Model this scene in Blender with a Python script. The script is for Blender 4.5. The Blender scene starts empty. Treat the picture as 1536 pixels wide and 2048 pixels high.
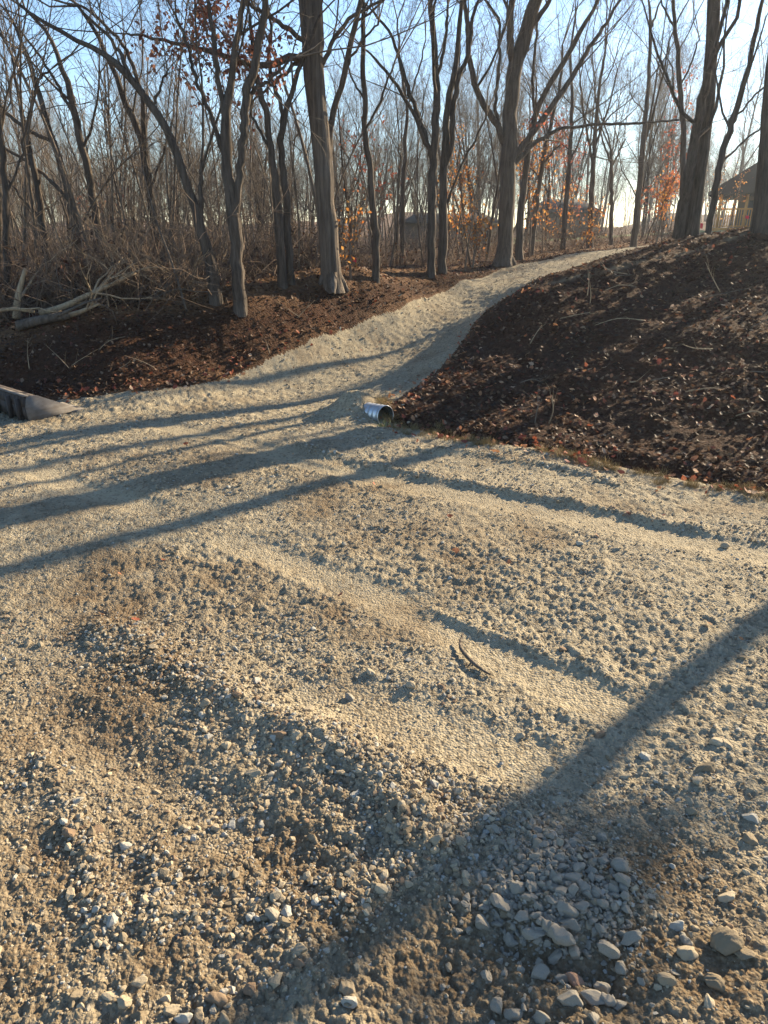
import bpy, math, random
import numpy as np
from mathutils import Vector
random.seed(7); rng = np.random.default_rng(7)
scene = bpy.context.scene
COL = scene.collection
PI = math.pi
# ------------------------------------------------------------------ camera model
S = 1.4                      # metres per layout unit
TH = math.radians(22.0); F = 1420.0; CT, ST = math.cos(TH), math.sin(TH)
CAMZ = 1.6 * S
def ray(px, py):
    u = (px - 768) / F; v = (1024 - py) / F
    return np.array([u, CT + v * ST, -ST + v * CT])
def P(px, py, Y):            # the point seen at (px, py) at forward distance Y (layout units) -> metres
    d = ray(px, py); return np.array([0, 0, CAMZ]) + d * (Y * S / d[1])
def PZ(px, py, z=0.0):       # the point seen at (px, py) on height z (metres)
    d = ray(px, py); return np.array([0, 0, CAMZ]) + d * ((z - CAMZ) / d[2])

SUN_AZ = math.radians(49); SUN_EL = math.radians(20)
sun_dir = (math.sin(SUN_AZ) * math.cos(SUN_EL), math.cos(SUN_AZ) * math.cos(SUN_EL), math.sin(SUN_EL))
# ------------------------------------------------------------------ noise
def _h(ix, iy, seed):
    with np.errstate(over='ignore'):
        n = (ix.astype(np.int64) * 374761393 + iy.astype(np.int64) * 668265263 + seed * 974711) & 0xFFFFFFFF
        n = ((n ^ (n >> 13)) * 1274126177) & 0xFFFFFFFF
        n = (n ^ (n >> 16)) & 0xFFFFFF
    return n / float(0xFFFFFF)
def vnoise(x, y, seed=0):
    ix = np.floor(x); iy = np.floor(y); fx = x - ix; fy = y - iy
    fx = fx * fx * fx * (fx * (fx * 6 - 15) + 10); fy = fy * fy * fy * (fy * (fy * 6 - 15) + 10)
    a = _h(ix, iy, seed); b = _h(ix + 1, iy, seed); c = _h(ix, iy + 1, seed); d = _h(ix + 1, iy + 1, seed)
    return (a + (b - a) * fx) * (1 - fy) + (c + (d - c) * fx) * fy
def fbm(x, y, oct=4, seed=0, gain=.5):
    s = np.zeros_like(x); a = 1.0; t = 0.0; ca, sa = math.cos(.7), math.sin(.7)
    for k in range(oct):
        s += a * (vnoise(x, y, seed + k * 17) - .5); t += a; a *= gain
        x, y = (x * ca - y * sa) * 2.03 + 13.1, (x * sa + y * ca) * 2.03 + 7.7
    return s / t * 2
def bumps(x, y, cell, seed, keep=1.0):
    """rounded lumps, one per cell: 0..1"""
    gx = x / cell; gy = y / cell; ix = np.floor(gx); iy = np.floor(gy)
    out = np.zeros_like(x)
    for dx in (-1, 0, 1):
        for dy in (-1, 0, 1):
            cx = ix + dx; cy = iy + dy
            px = cx + _h(cx, cy, seed); py = cy + _h(cx, cy, seed + 5)
            hh = _h(cx, cy, seed + 9); ok = _h(cx, cy, seed + 13) < keep
            r = .42 + .38 * hh
            d = np.hypot(gx - px, gy - py) / r
            out = np.maximum(out, np.where((d < 1) & ok, np.sqrt(np.clip(1 - d * d, 0, 1)) * (.35 + .65 * hh), 0))
    return out

# ------------------------------------------------------------------ the lie of the land
def U(px, py, Y): return tuple(P(px, py, Y))
cp = [U(*a) for a in [
    (150, 800, 6.9), (400, 770, 7.4), (600, 695, 8.57), (700, 655, 9.4), (800, 620, 10.25), (850, 599, 10.9), (900, 578, 11.7), (950, 558.5, 12.6), (1000, 540, 13.5), (1075, 523, 14.5), (1150, 508, 15.5), (1250, 497, 16.9),
    (840, 765, 7.35), (905, 710, 8.0),
    # left bank top
    (0, 690, 7.75), (100, 660, 7.95), (250, 640, 8.2), (480, 612, 8.65), (570, 594, 9.2), (660, 575, 9.8), (760, 555, 10.7), (880, 540, 12.3), (1000, 528, 14.2), (937, 668, 8.9), (985, 615, 9.9),
    (0, 780, 7.15), (480, 737, 7.93),
    # right bank face and crest
    (1536, 965, 4.49), (1370, 942, 4.75), (1200, 912, 5.1), (1050, 885, 5.4), (900, 862, 5.8),
    (1060, 571, 9.3), (1130, 550, 9.4), (1200, 530, 9.6), (1340, 492, 10.0), (1536, 453, 10.5), (1010, 605, 10.2), (1060, 567, 10.8), (1130, 545, 11.2), (1200, 525, 11.8), (1280, 507, 12.8),
    (1200, 720, 6.95), (1400, 720, 6.6), (1536, 720, 6.4), (1050, 720, 7.3), (960, 740, 7.25), (1000, 640, 8.6),
    (1200, 610, 8.3), (1400, 580, 8.4), (1536, 560, 8.4), (1300, 830, 5.75), (1100, 820, 6.15), (1536, 870, 5.25), (900, 800, 6.45)]]
def D(x, y, z): cp.append((x * S, y * S, z * S))
for x in (-8, -4, -2, 0, 2, 4, 7): D(x, -2, 0); D(x * .8, 1.5, 0)
for x in (-5, -3.4, -1.8, -.4, .8): D(x, 4.3, 0)
for x in (-4.5, -2.6, -1.0, .2): D(x, 5.8, 0.0)
D(1.6, 3.2, 0); D(3.2, 2.6, 0); D(-.2, 6.6, .0)
for x, y, z in [(-7.5, 10.5, .3), (-4, 13, .3), (-1, 14, .55), (-9, 18, .1), (-3, 22, .25), (1, 18, .75), (-16, 32, -.3), (-4, 36, .1), (2.5, 24, .85), (4.5, 20, 1.05), (7, 24, 1.05), (6, 34, .85), (14, 34, 1.35),
                (6.8, 12.6, 1.5), (9, 14, 1.65), (8, 9, 1.6), (8, 6, 1.2), (7, 4.2, .4), (10, 3, .4), (12, 12, 1.8), (16, 20, 1.6), (25, 10, 1.5),
                (-40, 60, -.8), (0, 60, .2), (20, 60, .9), (60, 60, 1.1), (-80, 20, -.4), (80, 10, 1.2), (-80, 150, -1.5), (0, 160, -.6), (90, 150, .2), (-60, -60, 0), (60, -60, 0), (0, -50, 0), (-20, 5, 0), (-13, 8, .1)]:
    D(x, y, z)
for a in [(0, 690, 7.75), (100, 660, 7.95), (250, 640, 8.2), (480, 612, 8.65), (570, 594, 9.2), (660, 575, 9.8), (760, 555, 10.7)]:
    q = P(*a); cp.append((q[0] - .75 * S, q[1] + 1.05 * S, q[2] + .03))
cp = np.array(cp)
_c = .7
def _phi(r2): return np.sqrt(r2 + _c * _c)
_n = len(cp)
_A = np.zeros((_n + 3, _n + 3))
_A[:_n, :_n] = _phi(((cp[:, None, :2] - cp[None, :, :2]) ** 2).sum(-1)) + np.eye(_n) * -.004
_A[:_n, _n] = 1; _A[:_n, _n + 1:] = cp[:, :2]; _A[_n:, :_n] = _A[:_n, _n:].T
_w = np.linalg.solve(_A, np.concatenate([cp[:, 2], np.zeros(3)]))
def base_z(x, y):
    z = _w[_n] + _w[_n + 1] * x + _w[_n + 2] * y
    for k in range(_n): z = z + _w[k] * np.sqrt((x - cp[k, 0]) ** 2 + (y - cp[k, 1]) ** 2 + _c * _c)
    return z

def polydist(x, y, pts, closed=False):
    best = np.full(x.shape, 1e9); q = list(pts) + ([pts[0]] if closed else [])
    for a, b in zip(q[:-1], q[1:]):
        dx, dy = b[0] - a[0], b[1] - a[1]; L = dx * dx + dy * dy + 1e-9
        t = np.clip(((x - a[0]) * dx + (y - a[1]) * dy) / L, 0, 1)
        best = np.minimum(best, (x - a[0] - t * dx) ** 2 + (y - a[1] - t * dy) ** 2)
    return np.sqrt(best)
def inside(x, y, pts):
    r = np.zeros(x.shape, bool); j = len(pts) - 1
    for i in range(len(pts)):
        xi, yi = pts[i][:2]; xj, yj = pts[j][:2]
        c = ((yi > y) != (yj > y)) & (x < (xj - xi) * (y - yi) / (yj - yi + 1e-12) + xi)
        r ^= c; j = i
    return r
def sdist(x, y, pts):        # positive inside
    d = polydist(x, y, pts, True); return np.where(inside(x, y, pts), d, -d)

road_left = [tuple(P(*a)[:2]) for a in [(150, 800, 6.9), (290, 790, 7.05), (400, 770, 7.4), (500, 733, 7.95), (600, 695, 8.57), (700, 655, 9.4), (800, 620, 10.25), (900, 578, 11.7), (1000, 540, 13.5), (1150, 508, 15.5), (1250, 497, 16.9)]]
road_left += [(9.5 * S, 18.3 * S), (13 * S, 19.0 * S), (20 * S, 18.5 * S)]
def offset(pts, d):
    out = []
    for i in range(len(pts)):
        a = pts[max(i - 1, 0)]; b = pts[min(i + 1, len(pts) - 1)]
        tx, ty = b[0] - a[0], b[1] - a[1]; L = math.hypot(tx, ty)
        out.append((pts[i][0] + ty / L * d, pts[i][1] - tx / L * d))
    return out
road_right = [tuple(P(*a)[:2]) for a in [(940, 664, 9.0), (988, 613, 9.9), (1060, 567, 10.8), (1130, 545, 11.2), (1200, 525, 11.8), (1280, 507, 12.8), (1340, 496, 14.4)]] + [(9 * S, 16.3 * S), (13 * S, 17.0 * S), (20 * S, 16.6 * S)]
grass_edge = [tuple(PZ(*a)[:2]) for a in [(800, 855), (900, 872), (1000, 888), (1100, 905), (1200, 925), (1300, 945), (1400, 962), (1536, 985)]]
gravel_poly = [(-14, -8), (-14, 7.2), (-8, 8.6), tuple(PZ(0, 806)[:2])] + road_left + road_right[::-1] + [tuple(P(905, 712, 8.0)[:2]), tuple(P(850, 760, 7.35)[:2]), tuple(P(800, 800, 6.75)[:2]), tuple(P(770, 850, 6.45)[:2])] + grass_edge + [(5.6, 5.2), (9, 3.6), (14, 2.0), (14, -8)]
bank_top_left = [tuple(P(*a)[:2]) for a in [(1150, 502, 15.9), (1000, 528, 14.3), (880, 540, 12.3), (760, 555, 10.7), (660, 575, 9.8), (570, 594, 9.2), (480, 612, 8.65), (250, 640, 8.2), (100, 660, 7.95), (0, 690, 7.75)]] + [(-9, 11.0)]
left_bank_poly = [(-8.5, 9.0), tuple(PZ(0, 806)[:2])] + road_left[:10] + bank_top_left
right_bank_poly = grass_edge[::-1] + [tuple(P(770, 850, 6.45)[:2]), tuple(P(800, 800, 6.75)[:2]), tuple(P(850, 760, 7.35)[:2]), tuple(P(905, 712, 8.0)[:2])] + road_right[:7] + [(11, 21), (14, 16), (13, 8), (8, 4.2), (5.6, 5.2)]
lawn_poly = [(3.5 * S, 34 * S), (13 * S, 30 * S), (24 * S, 44 * S), (20 * S, 70 * S), (8 * S, 70 * S)]
def px_line(pts, z=0): return [tuple(PZ(a, b, z)[:2]) for a, b in pts]
tracks = [  # smooth wheel tracks: polyline, half width
    (px_line([(330, 850), (520, 900), (700, 945), (900, 985), (1150, 1032), (1536, 1112)]), .19),
    (px_line([(480, 1085), (620, 1140), (800, 1212), (900, 1258), (1050, 1330), (1200, 1400)]), .17),
    (px_line([(60, 935), (160, 975), (290, 1012)]), .16),
    (px_line([(640, 1400), (760, 1420), (900, 1470), (1050, 1520)]), .2)]
ridges = [  # thrown-up ridges: polyline, height, half width
    (px_line([(600, 895), (800, 942), (960, 975), (1150, 1008), (1400, 1060)]), .045, .07),
    (px_line([(860, 1222), (960, 1262), (1090, 1312)]), .05, .05),
    (px_line([(215, 1262), (330, 1330), (455, 1400), (600, 1465), (700, 1520), (790, 1590), (850, 1690)]), .085, .14),
    (px_line([(95, 1520), (130, 1600), (165, 1690), (200, 1790), (215, 1860)]), .028, .05),
    (px_line([(380, 870), (560, 910), (680, 935)]), .03, .05),
    (px_line([(830, 900), (930, 905), (1030, 925), (1130, 935), (1230, 965)]), .05, .09),
    (px_line([(1000, 1640), (1080, 1700), (1180, 1720), (1260, 1800)]), .045, .10),
    (px_line([(310, 1700), (330, 1780), (300, 1850)]), .03, .04),
    (px_line([(780, 1740), (700, 1790), (560, 1800)]), .025, .08)]
troughs = [(px_line([(100, 1440), (260, 1520), (420, 1600), (560, 1700)]), .035, .16), (px_line([(1010, 1880), (1110, 1930), (1200, 1950)]), .04, .08),
           (px_line([(930, 1960), (900, 2040)]), .04, .15)]
soil_spots = [(60, 1440, .30), (180, 1520, .25), (330, 1560, .2), (120, 1180, .28), (320, 1240, .25), (480, 1210, .22), (650, 1225, .2), (1335, 1740, .13), (1250, 1760, .12), (1020, 1930, .15), (850, 1960, .2), (900, 1860, .12),
              (420, 920, .4), (880, 1060, .35), (760, 1010, .3), (600, 1800, .15), (450, 1770, .2), (100, 1700, .2), (320, 1900, .15), (1450, 1990, .12), (1290, 1900, .1), (200, 1800, .22), (420, 1900, .2), (560, 1700, .2), (60, 1900, .2), (680, 1850, .15), (300, 1650, .2), (260, 1350, .25)]
MOUTH = P(771, 832, 6.15)
def smooth_mask(x, y):
    m = np.zeros_like(x)
    for pl, w in tracks: m = np.maximum(m, np.exp(-(polydist(x, y, pl) / w) ** 4))
    return m
def soil_mask(x, y):
    m = np.zeros_like(x)
    for a, b, r in soil_spots:
        q = PZ(a, b); m = np.maximum(m, (1 if b > 1300 else .55) * np.exp(-(((x - q[0]) ** 2 + (y - q[1]) ** 2) / (r * 1.9) ** 2)))
    n = fbm(x * 1.6, y * 1.6, 4, 91); return np.clip(m * (.95 + n * .9) + np.clip(n * 1.5 - .35, 0, .5), 0, 1)
def ground_z(x, y, full=True):
    x = np.asarray(x, float); y = np.asarray(y, float)
    z = base_z(x, y); rr_ = np.hypot(x, y); z = z + np.clip((rr_ - 100) / 80, 0, 1) ** 1.5 * (3.2 + 4.5 * fbm(x * .025, y * .025, 3, 15))
    if not full: return z
    sg = sdist(x, y, gravel_poly); g = np.clip(sg / .25 + .5, 0, 1)
    r = np.hypot(x, y)
    # gravel relief
    near = np.clip(1.6 - r / 22, .25, 1)
    sm = smooth_mask(x, y)
    rough = (1 - .8 * sm) * (.55 + .9 * vnoise(x * .9, y * .9, 33))
    hg = .017 * fbm(x * 1.1, y * 1.1, 3, 3) - .018 * sm
    hg += rough * (.014 * fbm(x * 4.5, y * 4.5, 4, 5, .6) + .009 * bumps(x, y, .085, 40, .4) + .010 * bumps(x, y, .043, 50, .65) + .007 * bumps(x, y, .024, 60, .8))
    fr = np.clip((r - 4.5) / 5, 0, 1); hg += fr * (1 - .55 * sm) * (.007 * bumps(x, y, .13, 42, .5) + .008 * fbm(x * 9, y * 9, 2, 43, .7) + .006 * bumps(x, y, .07, 44, .6))
    hg += .0045 * bumps(x, y, .018, 70, .8) * near
    wob = .05 * fbm(x * 5, y * 5, 3, 77)
    for pl, h, w in ridges: hg += .6 * h * np.exp(-((polydist(x, y, pl) + wob) / w) ** 2) * (.55 + .9 * vnoise(x * 5, y * 5, 21))
    for pl, h, w in troughs: hg -= h * np.exp(-((polydist(x, y, pl) + wob) / w) ** 2)
    dm = np.hypot(x - MOUTH[0] - .12, y - MOUTH[1] + .10); db = np.hypot((x - MOUTH[0] + .40) , (y - MOUTH[1] - .44))
    z = z - .13 * np.exp(-(dm / .26) ** 2) + .27 * np.exp(-(db / .30) ** 2)
    hc = PZ(1105, 1790); z = z + .055 * np.exp(-((x - hc[0]) ** 2 + (y - hc[1]) ** 2) / .2 ** 2)
    # earth relief
    ho = .08 * fbm(x * .9, y * .9, 4, 8) + .03 * fbm(x * 4, y * 4, 4, 9, .6) + .016 * bumps(x, y, .16, 80, .35) + .013 * bumps(x, y, .07, 81, .6)
    ditch = -.14 * np.exp(-((polydist(x, y, grass_edge) ) / .25) ** 2) * (sg < 0)
    return z + g * hg + (1 - g) * (ho + ditch)

_Ys = np.linspace(3.2, 26, 2300)
def hitY(px, py, Y):
    d = ray(px, py); t = _Ys * S / d[1]; z = CAMZ + d[2] * t; g = ground_z(d[0] * t, d[1] * t, False); k = np.nonzero(z < g)[0]
    if len(k) and abs(_Ys[k[0]] - Y) < 2.5: return float(_Ys[k[0]])
    return Y
# ------------------------------------------------------------------ mesh helpers
def mk_mesh(name, v, quads=None, tris=None, smooth=False):
    v = np.asarray(v, np.float32); me = bpy.data.meshes.new(name)
    nq = 0 if quads is None else len(quads); nt = 0 if tris is None else len(tris)
    me.vertices.add(len(v)); me.vertices.foreach_set('co', v.ravel())
    idx = np.concatenate(([np.asarray(quads, np.int32).ravel()] if nq else []) + ([np.asarray(tris, np.int32).ravel()] if nt else []))
    me.loops.add(len(idx)); me.loops.foreach_set('vertex_index', idx)
    st = np.concatenate([np.arange(nq, dtype=np.int32) * 4, nq * 4 + np.arange(nt, dtype=np.int32) * 3])
    me.polygons.add(nq + nt); me.polygons.foreach_set('loop_start', st)
    if smooth: me.polygons.foreach_set('use_smooth', np.ones(nq + nt, bool))
    me.update(calc_edges=True); return me
def link(name, me, mat=None, parent=None, loc=None):
    o = bpy.data.objects.new(name, me); COL.objects.link(o)
    if mat and me is not None and not me.materials: me.materials.append(mat)
    if parent: o.parent = parent
    if loc is not None: o.location = loc
    return o
def tag(o, label=None, cat=None, group=None, kind=None):
    for k, v in (('label', label), ('category', cat), ('group', group), ('kind', kind)):
        if v: o[k] = v
    return o
def empty(name, loc=(0, 0, 0), label=None, cat=None, group=None):
    o = bpy.data.objects.new(name, None); COL.objects.link(o); o.location = loc
    return tag(o, label, cat, group)
class MB:
    def __init__(s): s.v = []; s.q = []; s.t = []; s.n = 0
    def add(s, v, q=None, t=None):
        v = np.asarray(v, float).reshape(-1, 3)
        if q is not None and len(q): s.q.append(np.asarray(q, np.int64).reshape(-1, 4) + s.n)
        if t is not None and len(t): s.t.append(np.asarray(t, np.int64).reshape(-1, 3) + s.n)
        s.v.append(v); s.n += len(v)
    def box(s, lo, hi):
        x0, y0, z0 = lo; x1, y1, z1 = hi
        s.add([(x0, y0, z0), (x1, y0, z0), (x1, y1, z0), (x0, y1, z0), (x0, y0, z1), (x1, y0, z1), (x1, y1, z1), (x0, y1, z1)],
              [(0, 3, 2, 1), (4, 5, 6, 7), (0, 1, 5, 4), (1, 2, 6, 5), (2, 3, 7, 6), (3, 0, 4, 7)])
    def prism(s, poly, axis_vec):   # poly: list of 3D points (planar), extruded by axis_vec
        p = np.asarray(poly, float); n = len(p); v = np.concatenate([p, p + np.asarray(axis_vec, float)])
        q = [(i, (i + 1) % n, n + (i + 1) % n, n + i) for i in range(n)]
        t = [(0, i + 1, i) for i in range(1, n - 1)] + [(n, n + i, n + i + 1) for i in range(1, n - 1)]
        s.add(v, q, t)
    def tube(s, pts, rad, k=6, cap=True):
        p = np.asarray(pts, float); n = len(p); rad = np.broadcast_to(np.asarray(rad, float), (n,))
        tan = np.gradient(p, axis=0); tan /= np.linalg.norm(tan, axis=1)[:, None] + 1e-9
        a = np.array([1.0, 0, 0]) if abs(tan[0][0]) < .8 else np.array([0, 1.0, 0])
        N = np.cross(tan, a); N /= np.linalg.norm(N, axis=1)[:, None] + 1e-9
        B = np.cross(tan, N)
        th = np.arange(k) * 2 * PI / k
        v = p[:, None] + rad[:, None, None] * (N[:, None] * np.cos(th)[None, :, None] + B[:, None] * np.sin(th)[None, :, None])
        i = np.arange(n - 1)[:, None] * k; j = np.arange(k)[None]; j2 = (j + 1) % k
        q = np.stack([i + j, i + j2, i + k + j2, i + k + j], -1).reshape(-1, 4)
        t = [(0, m + 1, m) for m in range(1, k - 1)] + [((n - 1) * k, (n - 1) * k + m, (n - 1) * k + m + 1) for m in range(1, k - 1)] if cap else None
        s.add(v.reshape(-1, 3), q, t)
    def strands(s, base, d, L, r, nseg=3, wob=.25, up=.15, k=3):
        """many thin tapering twigs at once; returns their paths"""
        N = len(base); d = d / (np.linalg.norm(d, axis=1)[:, None] + 1e-9)
        path = np.zeros((N, nseg + 1, 3)); path[:, 0] = base; cur = d.copy()
        for i in range(nseg):
            cur = cur + rng.normal(0, wob, (N, 3)); cur[:, 2] += up
            cur /= np.linalg.norm(cur, axis=1)[:, None] + 1e-9
            path[:, i + 1] = path[:, i] + cur * (L / nseg)[:, None]
        a = np.where((np.abs(d[:, 0]) < .7)[:, None], np.array([[1.0, 0, 0]]), np.array([[0, 1.0, 0]]))
        n1 = np.cross(d, a); n1 /= np.linalg.norm(n1, axis=1)[:, None] + 1e-9; n2 = np.cross(d, n1)
        th = np.arange(k) * 2 * PI / k
        rr = r[:, None] * np.linspace(1, .45, nseg + 1)[None]
        off = n1[:, None, None] * np.cos(th)[None, None, :, None] + n2[:, None, None] * np.sin(th)[None, None, :, None]
        v = path[:, :, None] + off * rr[:, :, None, None]
        b0 = (np.arange(N) * (nseg + 1) * k)[:, None, None]; i = (np.arange(nseg) * k)[None, :, None]; j = np.arange(k)[None, None]; j2 = (j + 1) % k
        q = np.stack([b0 + i + j, b0 + i + j2, b0 + i + k + j2, b0 + i + k + j], -1).reshape(-1, 4)
        s.add(v.reshape(-1, 3), q)
        return path
    def mesh(s, name, smooth=False):
        return mk_mesh(name, np.concatenate(s.v), np.concatenate(s.q) if s.q else None, np.concatenate(s.t) if s.t else None, smooth)
    def build(s, name, mat, parent=None, smooth=False, loc=None):
        return link(name, s.mesh(name, smooth), mat, parent, loc)

# ------------------------------------------------------------------ materials
class NT:
    def __init__(s, name):
        s.m = bpy.data.materials.new(name); s.m.use_nodes = True; s.t = s.m.node_tree; s.b = s.t.nodes['Principled BSDF']
    def n(s, typ, ins=None, **kw):
        n = s.t.nodes.new(typ)
        for k, v in kw.items(): setattr(n, k, v)
        for k, v in (ins or {}).items(): s.set(n.inputs[k], v)
        return n
    def set(s, sock, v):
        if hasattr(v, 'is_linked') or hasattr(v, 'links'): s.t.links.new(v, sock)
        else: sock.default_value = v
    def mix(s, f, a, b):
        n = s.n('ShaderNodeMix', data_type='RGBA'); s.set(n.inputs[0], f)
        for k, v in ((6, a), (7, b)): s.set(n.inputs[k], (*v, 1) if isinstance(v, tuple) else v)
        return n.outputs[2]
    def noise(s, scale, det=4, vec=None, rough=.55):
        n = s.n('ShaderNodeTexNoise', {'Scale': scale, 'Detail': det, 'Roughness': rough})
        if vec is not None: s.set(n.inputs['Vector'], vec)
        return n.outputs['Fac']
    def vor(s, scale, vec=None, out='Distance', **kw):
        n = s.n('ShaderNodeTexVoronoi', {'Scale': scale}, **kw)
        if vec is not None: s.set(n.inputs['Vector'], vec)
        return n.outputs[out]
    def ramp(s, f, a, b, lo=0., hi=1.):
        n = s.n('ShaderNodeMapRange', {0: f, 1: a, 2: b, 3: lo, 4: hi}); n.clamp = True; return n.outputs[0]
    def math(s, op, a, b=0.5):
        n = s.n('ShaderNodeMath', operation=op); s.set(n.inputs[0], a); s.set(n.inputs[1], b); return n.outputs[0]
    def attr(s, name): return s.n('ShaderNodeAttribute', attribute_name=name).outputs['Fac']
    def coord(s, which='Object', scale=None):
        c = s.n('ShaderNodeTexCoord').outputs[which]
        if scale:
            mp = s.n('ShaderNodeMapping', {'Vector': c, 'Scale': scale}); c = mp.outputs[0]
        return c
    def world(s): return s.n('ShaderNodeNewGeometry').outputs['Position']
    def bump(s, h, st=.5, dist=.01, prev=None):
        n = s.n('ShaderNodeBump', {'Strength': st, 'Distance': dist, 'Height': h})
        if prev is not None: s.set(n.inputs['Normal'], prev)
        return n.outputs[0]
    def done(s, col, rough=.9, normal=None, metal=0, spec=.25):
        s.set(s.b.inputs['Base Color'], (*col, 1) if isinstance(col, tuple) else col); s.set(s.b.inputs['Roughness'], rough); s.b.inputs['Metallic'].default_value = metal
        s.b.inputs['Specular IOR Level'].default_value = spec
        if normal is not None: s.set(s.b.inputs['Normal'], normal)
        return s.m
M = {}
def mat_gravel():
    a = NT('gravel_surface'); w = a.world()
    big = a.noise(.9, 4, w); mid = a.noise(9, 5, w); fine = a.noise(70, 4, w, .7)
    c = a.mix(a.ramp(mid, .35, .65), (.40, .335, .225), (.26, .215, .145))
    c = a.mix(a.ramp(big, .4, .62, 0, .5), c, (.30, .255, .18)); c = a.mix(a.math('MULTIPLY', a.attr('dust'), .75), c, (.42, .345, .225))
    v = a.vor(48, w, 'Color'); sv = a.n('ShaderNodeSeparateColor', {0: v})
    c = a.mix(a.ramp(sv.outputs[0], .55, .95, 0, .5), c, (.42, .365, .265))
    c = a.mix(a.ramp(sv.outputs[1], .7, 1, 0, .7), c, (.12, .09, .058))
    so = a.attr('soil')
    c = a.mix(a.math('MULTIPLY', so, a.ramp(fine, .3, .6, .35, 1)), c, (.15, .10, .056))
    h = a.math('ADD', a.math('MULTIPLY', a.vor(75, w), -.9), a.math('MULTIPLY', fine, .9))
    n = a.bump(h, .9, .012)
    n = a.bump(a.noise(260, 3, w, .7), .5, .004, n)
    return a.done(c, .95, n, spec=.1)
def mat_earth():
    a = NT('forest_earth'); w = a.world()
    n1 = a.noise(1.3, 5, w); n2 = a.noise(11, 5, w, .65); n3 = a.noise(60, 4, w, .7)
    leaf = a.mix(a.ramp(n2, .35, .65), (.22, .12, .06), (.095, .055, .032))
    v = a.n('ShaderNodeSeparateColor', {0: a.vor(22, w, 'Color')})
    leaf = a.mix(a.ramp(v.outputs[0], .6, 1, 0, .7), leaf, (.24, .15, .085))
    soil = a.mix(a.ramp(n2, .35, .7), (.046, .023, .013), (.092, .042, .023))
    soil = a.mix(a.ramp(n1, .5, .7, 0, .5), soil, (.058, .036, .025))
    soil = a.mix(a.ramp(v.outputs[1], .88, 1, 0, .5), soil, (.11, .075, .052))
    c = a.mix(a.attr('bank'), leaf, soil)
    c = a.mix(a.attr('bare'), c, (.22, .165, .105))
    n = a.bump(a.math('ADD', a.math('MULTIPLY', a.vor(25, w), -1.), n3), 1., .03)
    n = a.bump(a.noise(150, 3, w, .7), .5, .006, n)
    return a.done(c, .95, n, spec=.1)
def mat_lawn():
    a = NT('lawn_grass'); w = a.world()
    c = a.mix(a.ramp(a.noise(3, 5, w), .35, .65), (.14, .17, .05), (.22, .20, .08))
    return a.done(c, .95, a.bump(a.noise(40, 3, w), .6, .03))
def mat_bark(name, c1, c2, c3, stretch=.12, sc=22, lichen=.25, bump=.03):
    a = NT(name); v = a.coord('Object', (1, 1, stretch))
    n = a.noise(sc, 6, v, .65); vv = a.vor(sc * .9, v)
    c = a.mix(a.ramp(n, .35, .65), c1, c2)
    c = a.mix(a.ramp(a.noise(1.2, 4, a.coord()), .5, .72, 0, lichen), c, c3)
    h = a.math('ADD', n, a.math('MULTIPLY', vv, .8))
    return a.done(c, .92, a.bump(h, 1, bump), spec=.15)
def mat_leaf(name, cols, trans=.35):
    a = NT(name); g = a.n('ShaderNodeNewGeometry'); rnd = g.outputs['Random Per Island']
    oi = a.n('ShaderNodeObjectInfo').outputs['Random']
    f = a.math('FRACT', a.math('ADD', rnd, oi), 0)
    r = a.n('ShaderNodeValToRGB'); r.color_ramp.interpolation = 'CONSTANT'; el = r.color_ramp.elements
    while len(el) < len(cols): el.new(.5)
    for i, c in enumerate(cols): el[i].position = i / len(cols); el[i].color = (*c, 1)
    a.set(r.inputs[0], f)
    a.done(r.outputs[0], .7, spec=.2)
    tr = a.n('ShaderNodeBsdfTranslucent', {'Color': r.outputs[0]}); mx = a.n('ShaderNodeMixShader', {0: trans, 1: a.b.outputs[0], 2: tr.outputs[0]})
    out = [n for n in a.t.nodes if n.type == 'OUTPUT_MATERIAL'][0]; a.set(out.inputs[0], mx.outputs[0])
    return a.m
def mat_stone():
    a = NT('limestone'); o = a.coord(); r = a.n('ShaderNodeObjectInfo').outputs['Random']; w = a.world()
    c = a.mix(r, (.18, .14, .09), (.42, .345, .235))
    c = a.mix(a.ramp(a.math('FRACT', a.math('MULTIPLY', r, 7.3), 0), .8, .86), c, (.36, .34, .29))
    c = a.mix(a.ramp(a.math('FRACT', a.math('MULTIPLY', r, 13.7), 0), .9, .93), c, (.22, .15, .095))
    c = a.mix(a.ramp(a.noise(60, 5, w, .7), .5, .7, 0, .45), c, (.25, .20, .145))
    return a.done(c, .92, a.bump(a.noise(170, 4, w, .7), .6, .005), spec=.15)
def mat_plain(name, c1, c2, sc=8, rough=.8, metal=0, bump=.01, stretch=(1, 1, 1), spec=.3):
    a = NT(name); v = a.coord('Object', stretch); n = a.noise(sc, 5, v, .6)
    return a.done(a.mix(a.ramp(n, .35, .65), c1, c2), rough, a.bump(n, .5, bump), metal, spec)
M['gravel'] = mat_gravel(); M['earth'] = mat_earth(); M['lawn'] = mat_lawn(); M['stone'] = mat_stone()
M['bark'] = mat_bark('grey_brown_bark', (.16, .125, .095), (.075, .058, .045), (.20, .185, .16))
M['bark_dark'] = mat_bark('dark_bark', (.125, .098, .076), (.05, .04, .032), (.17, .155, .13), lichen=.35)
M['bark_pale'] = mat_bark('shaggy_bark', (.19, .15, .115), (.075, .058, .045), (.22, .20, .18), stretch=.07, sc=16, bump=.05)
M['twig'] = mat_plain('twig_bark', (.19, .145, .105), (.10, .078, .06), 5, .9, bump=.002)
M['twig_pale'] = mat_plain('pale_lit_wood', (.42, .31, .19), (.22, .155, .095), 14, .9, bump=.004, stretch=(1, 1, .2))  # pale wood, colour lightened to stand in for sunlight on the fallen trunk
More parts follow.
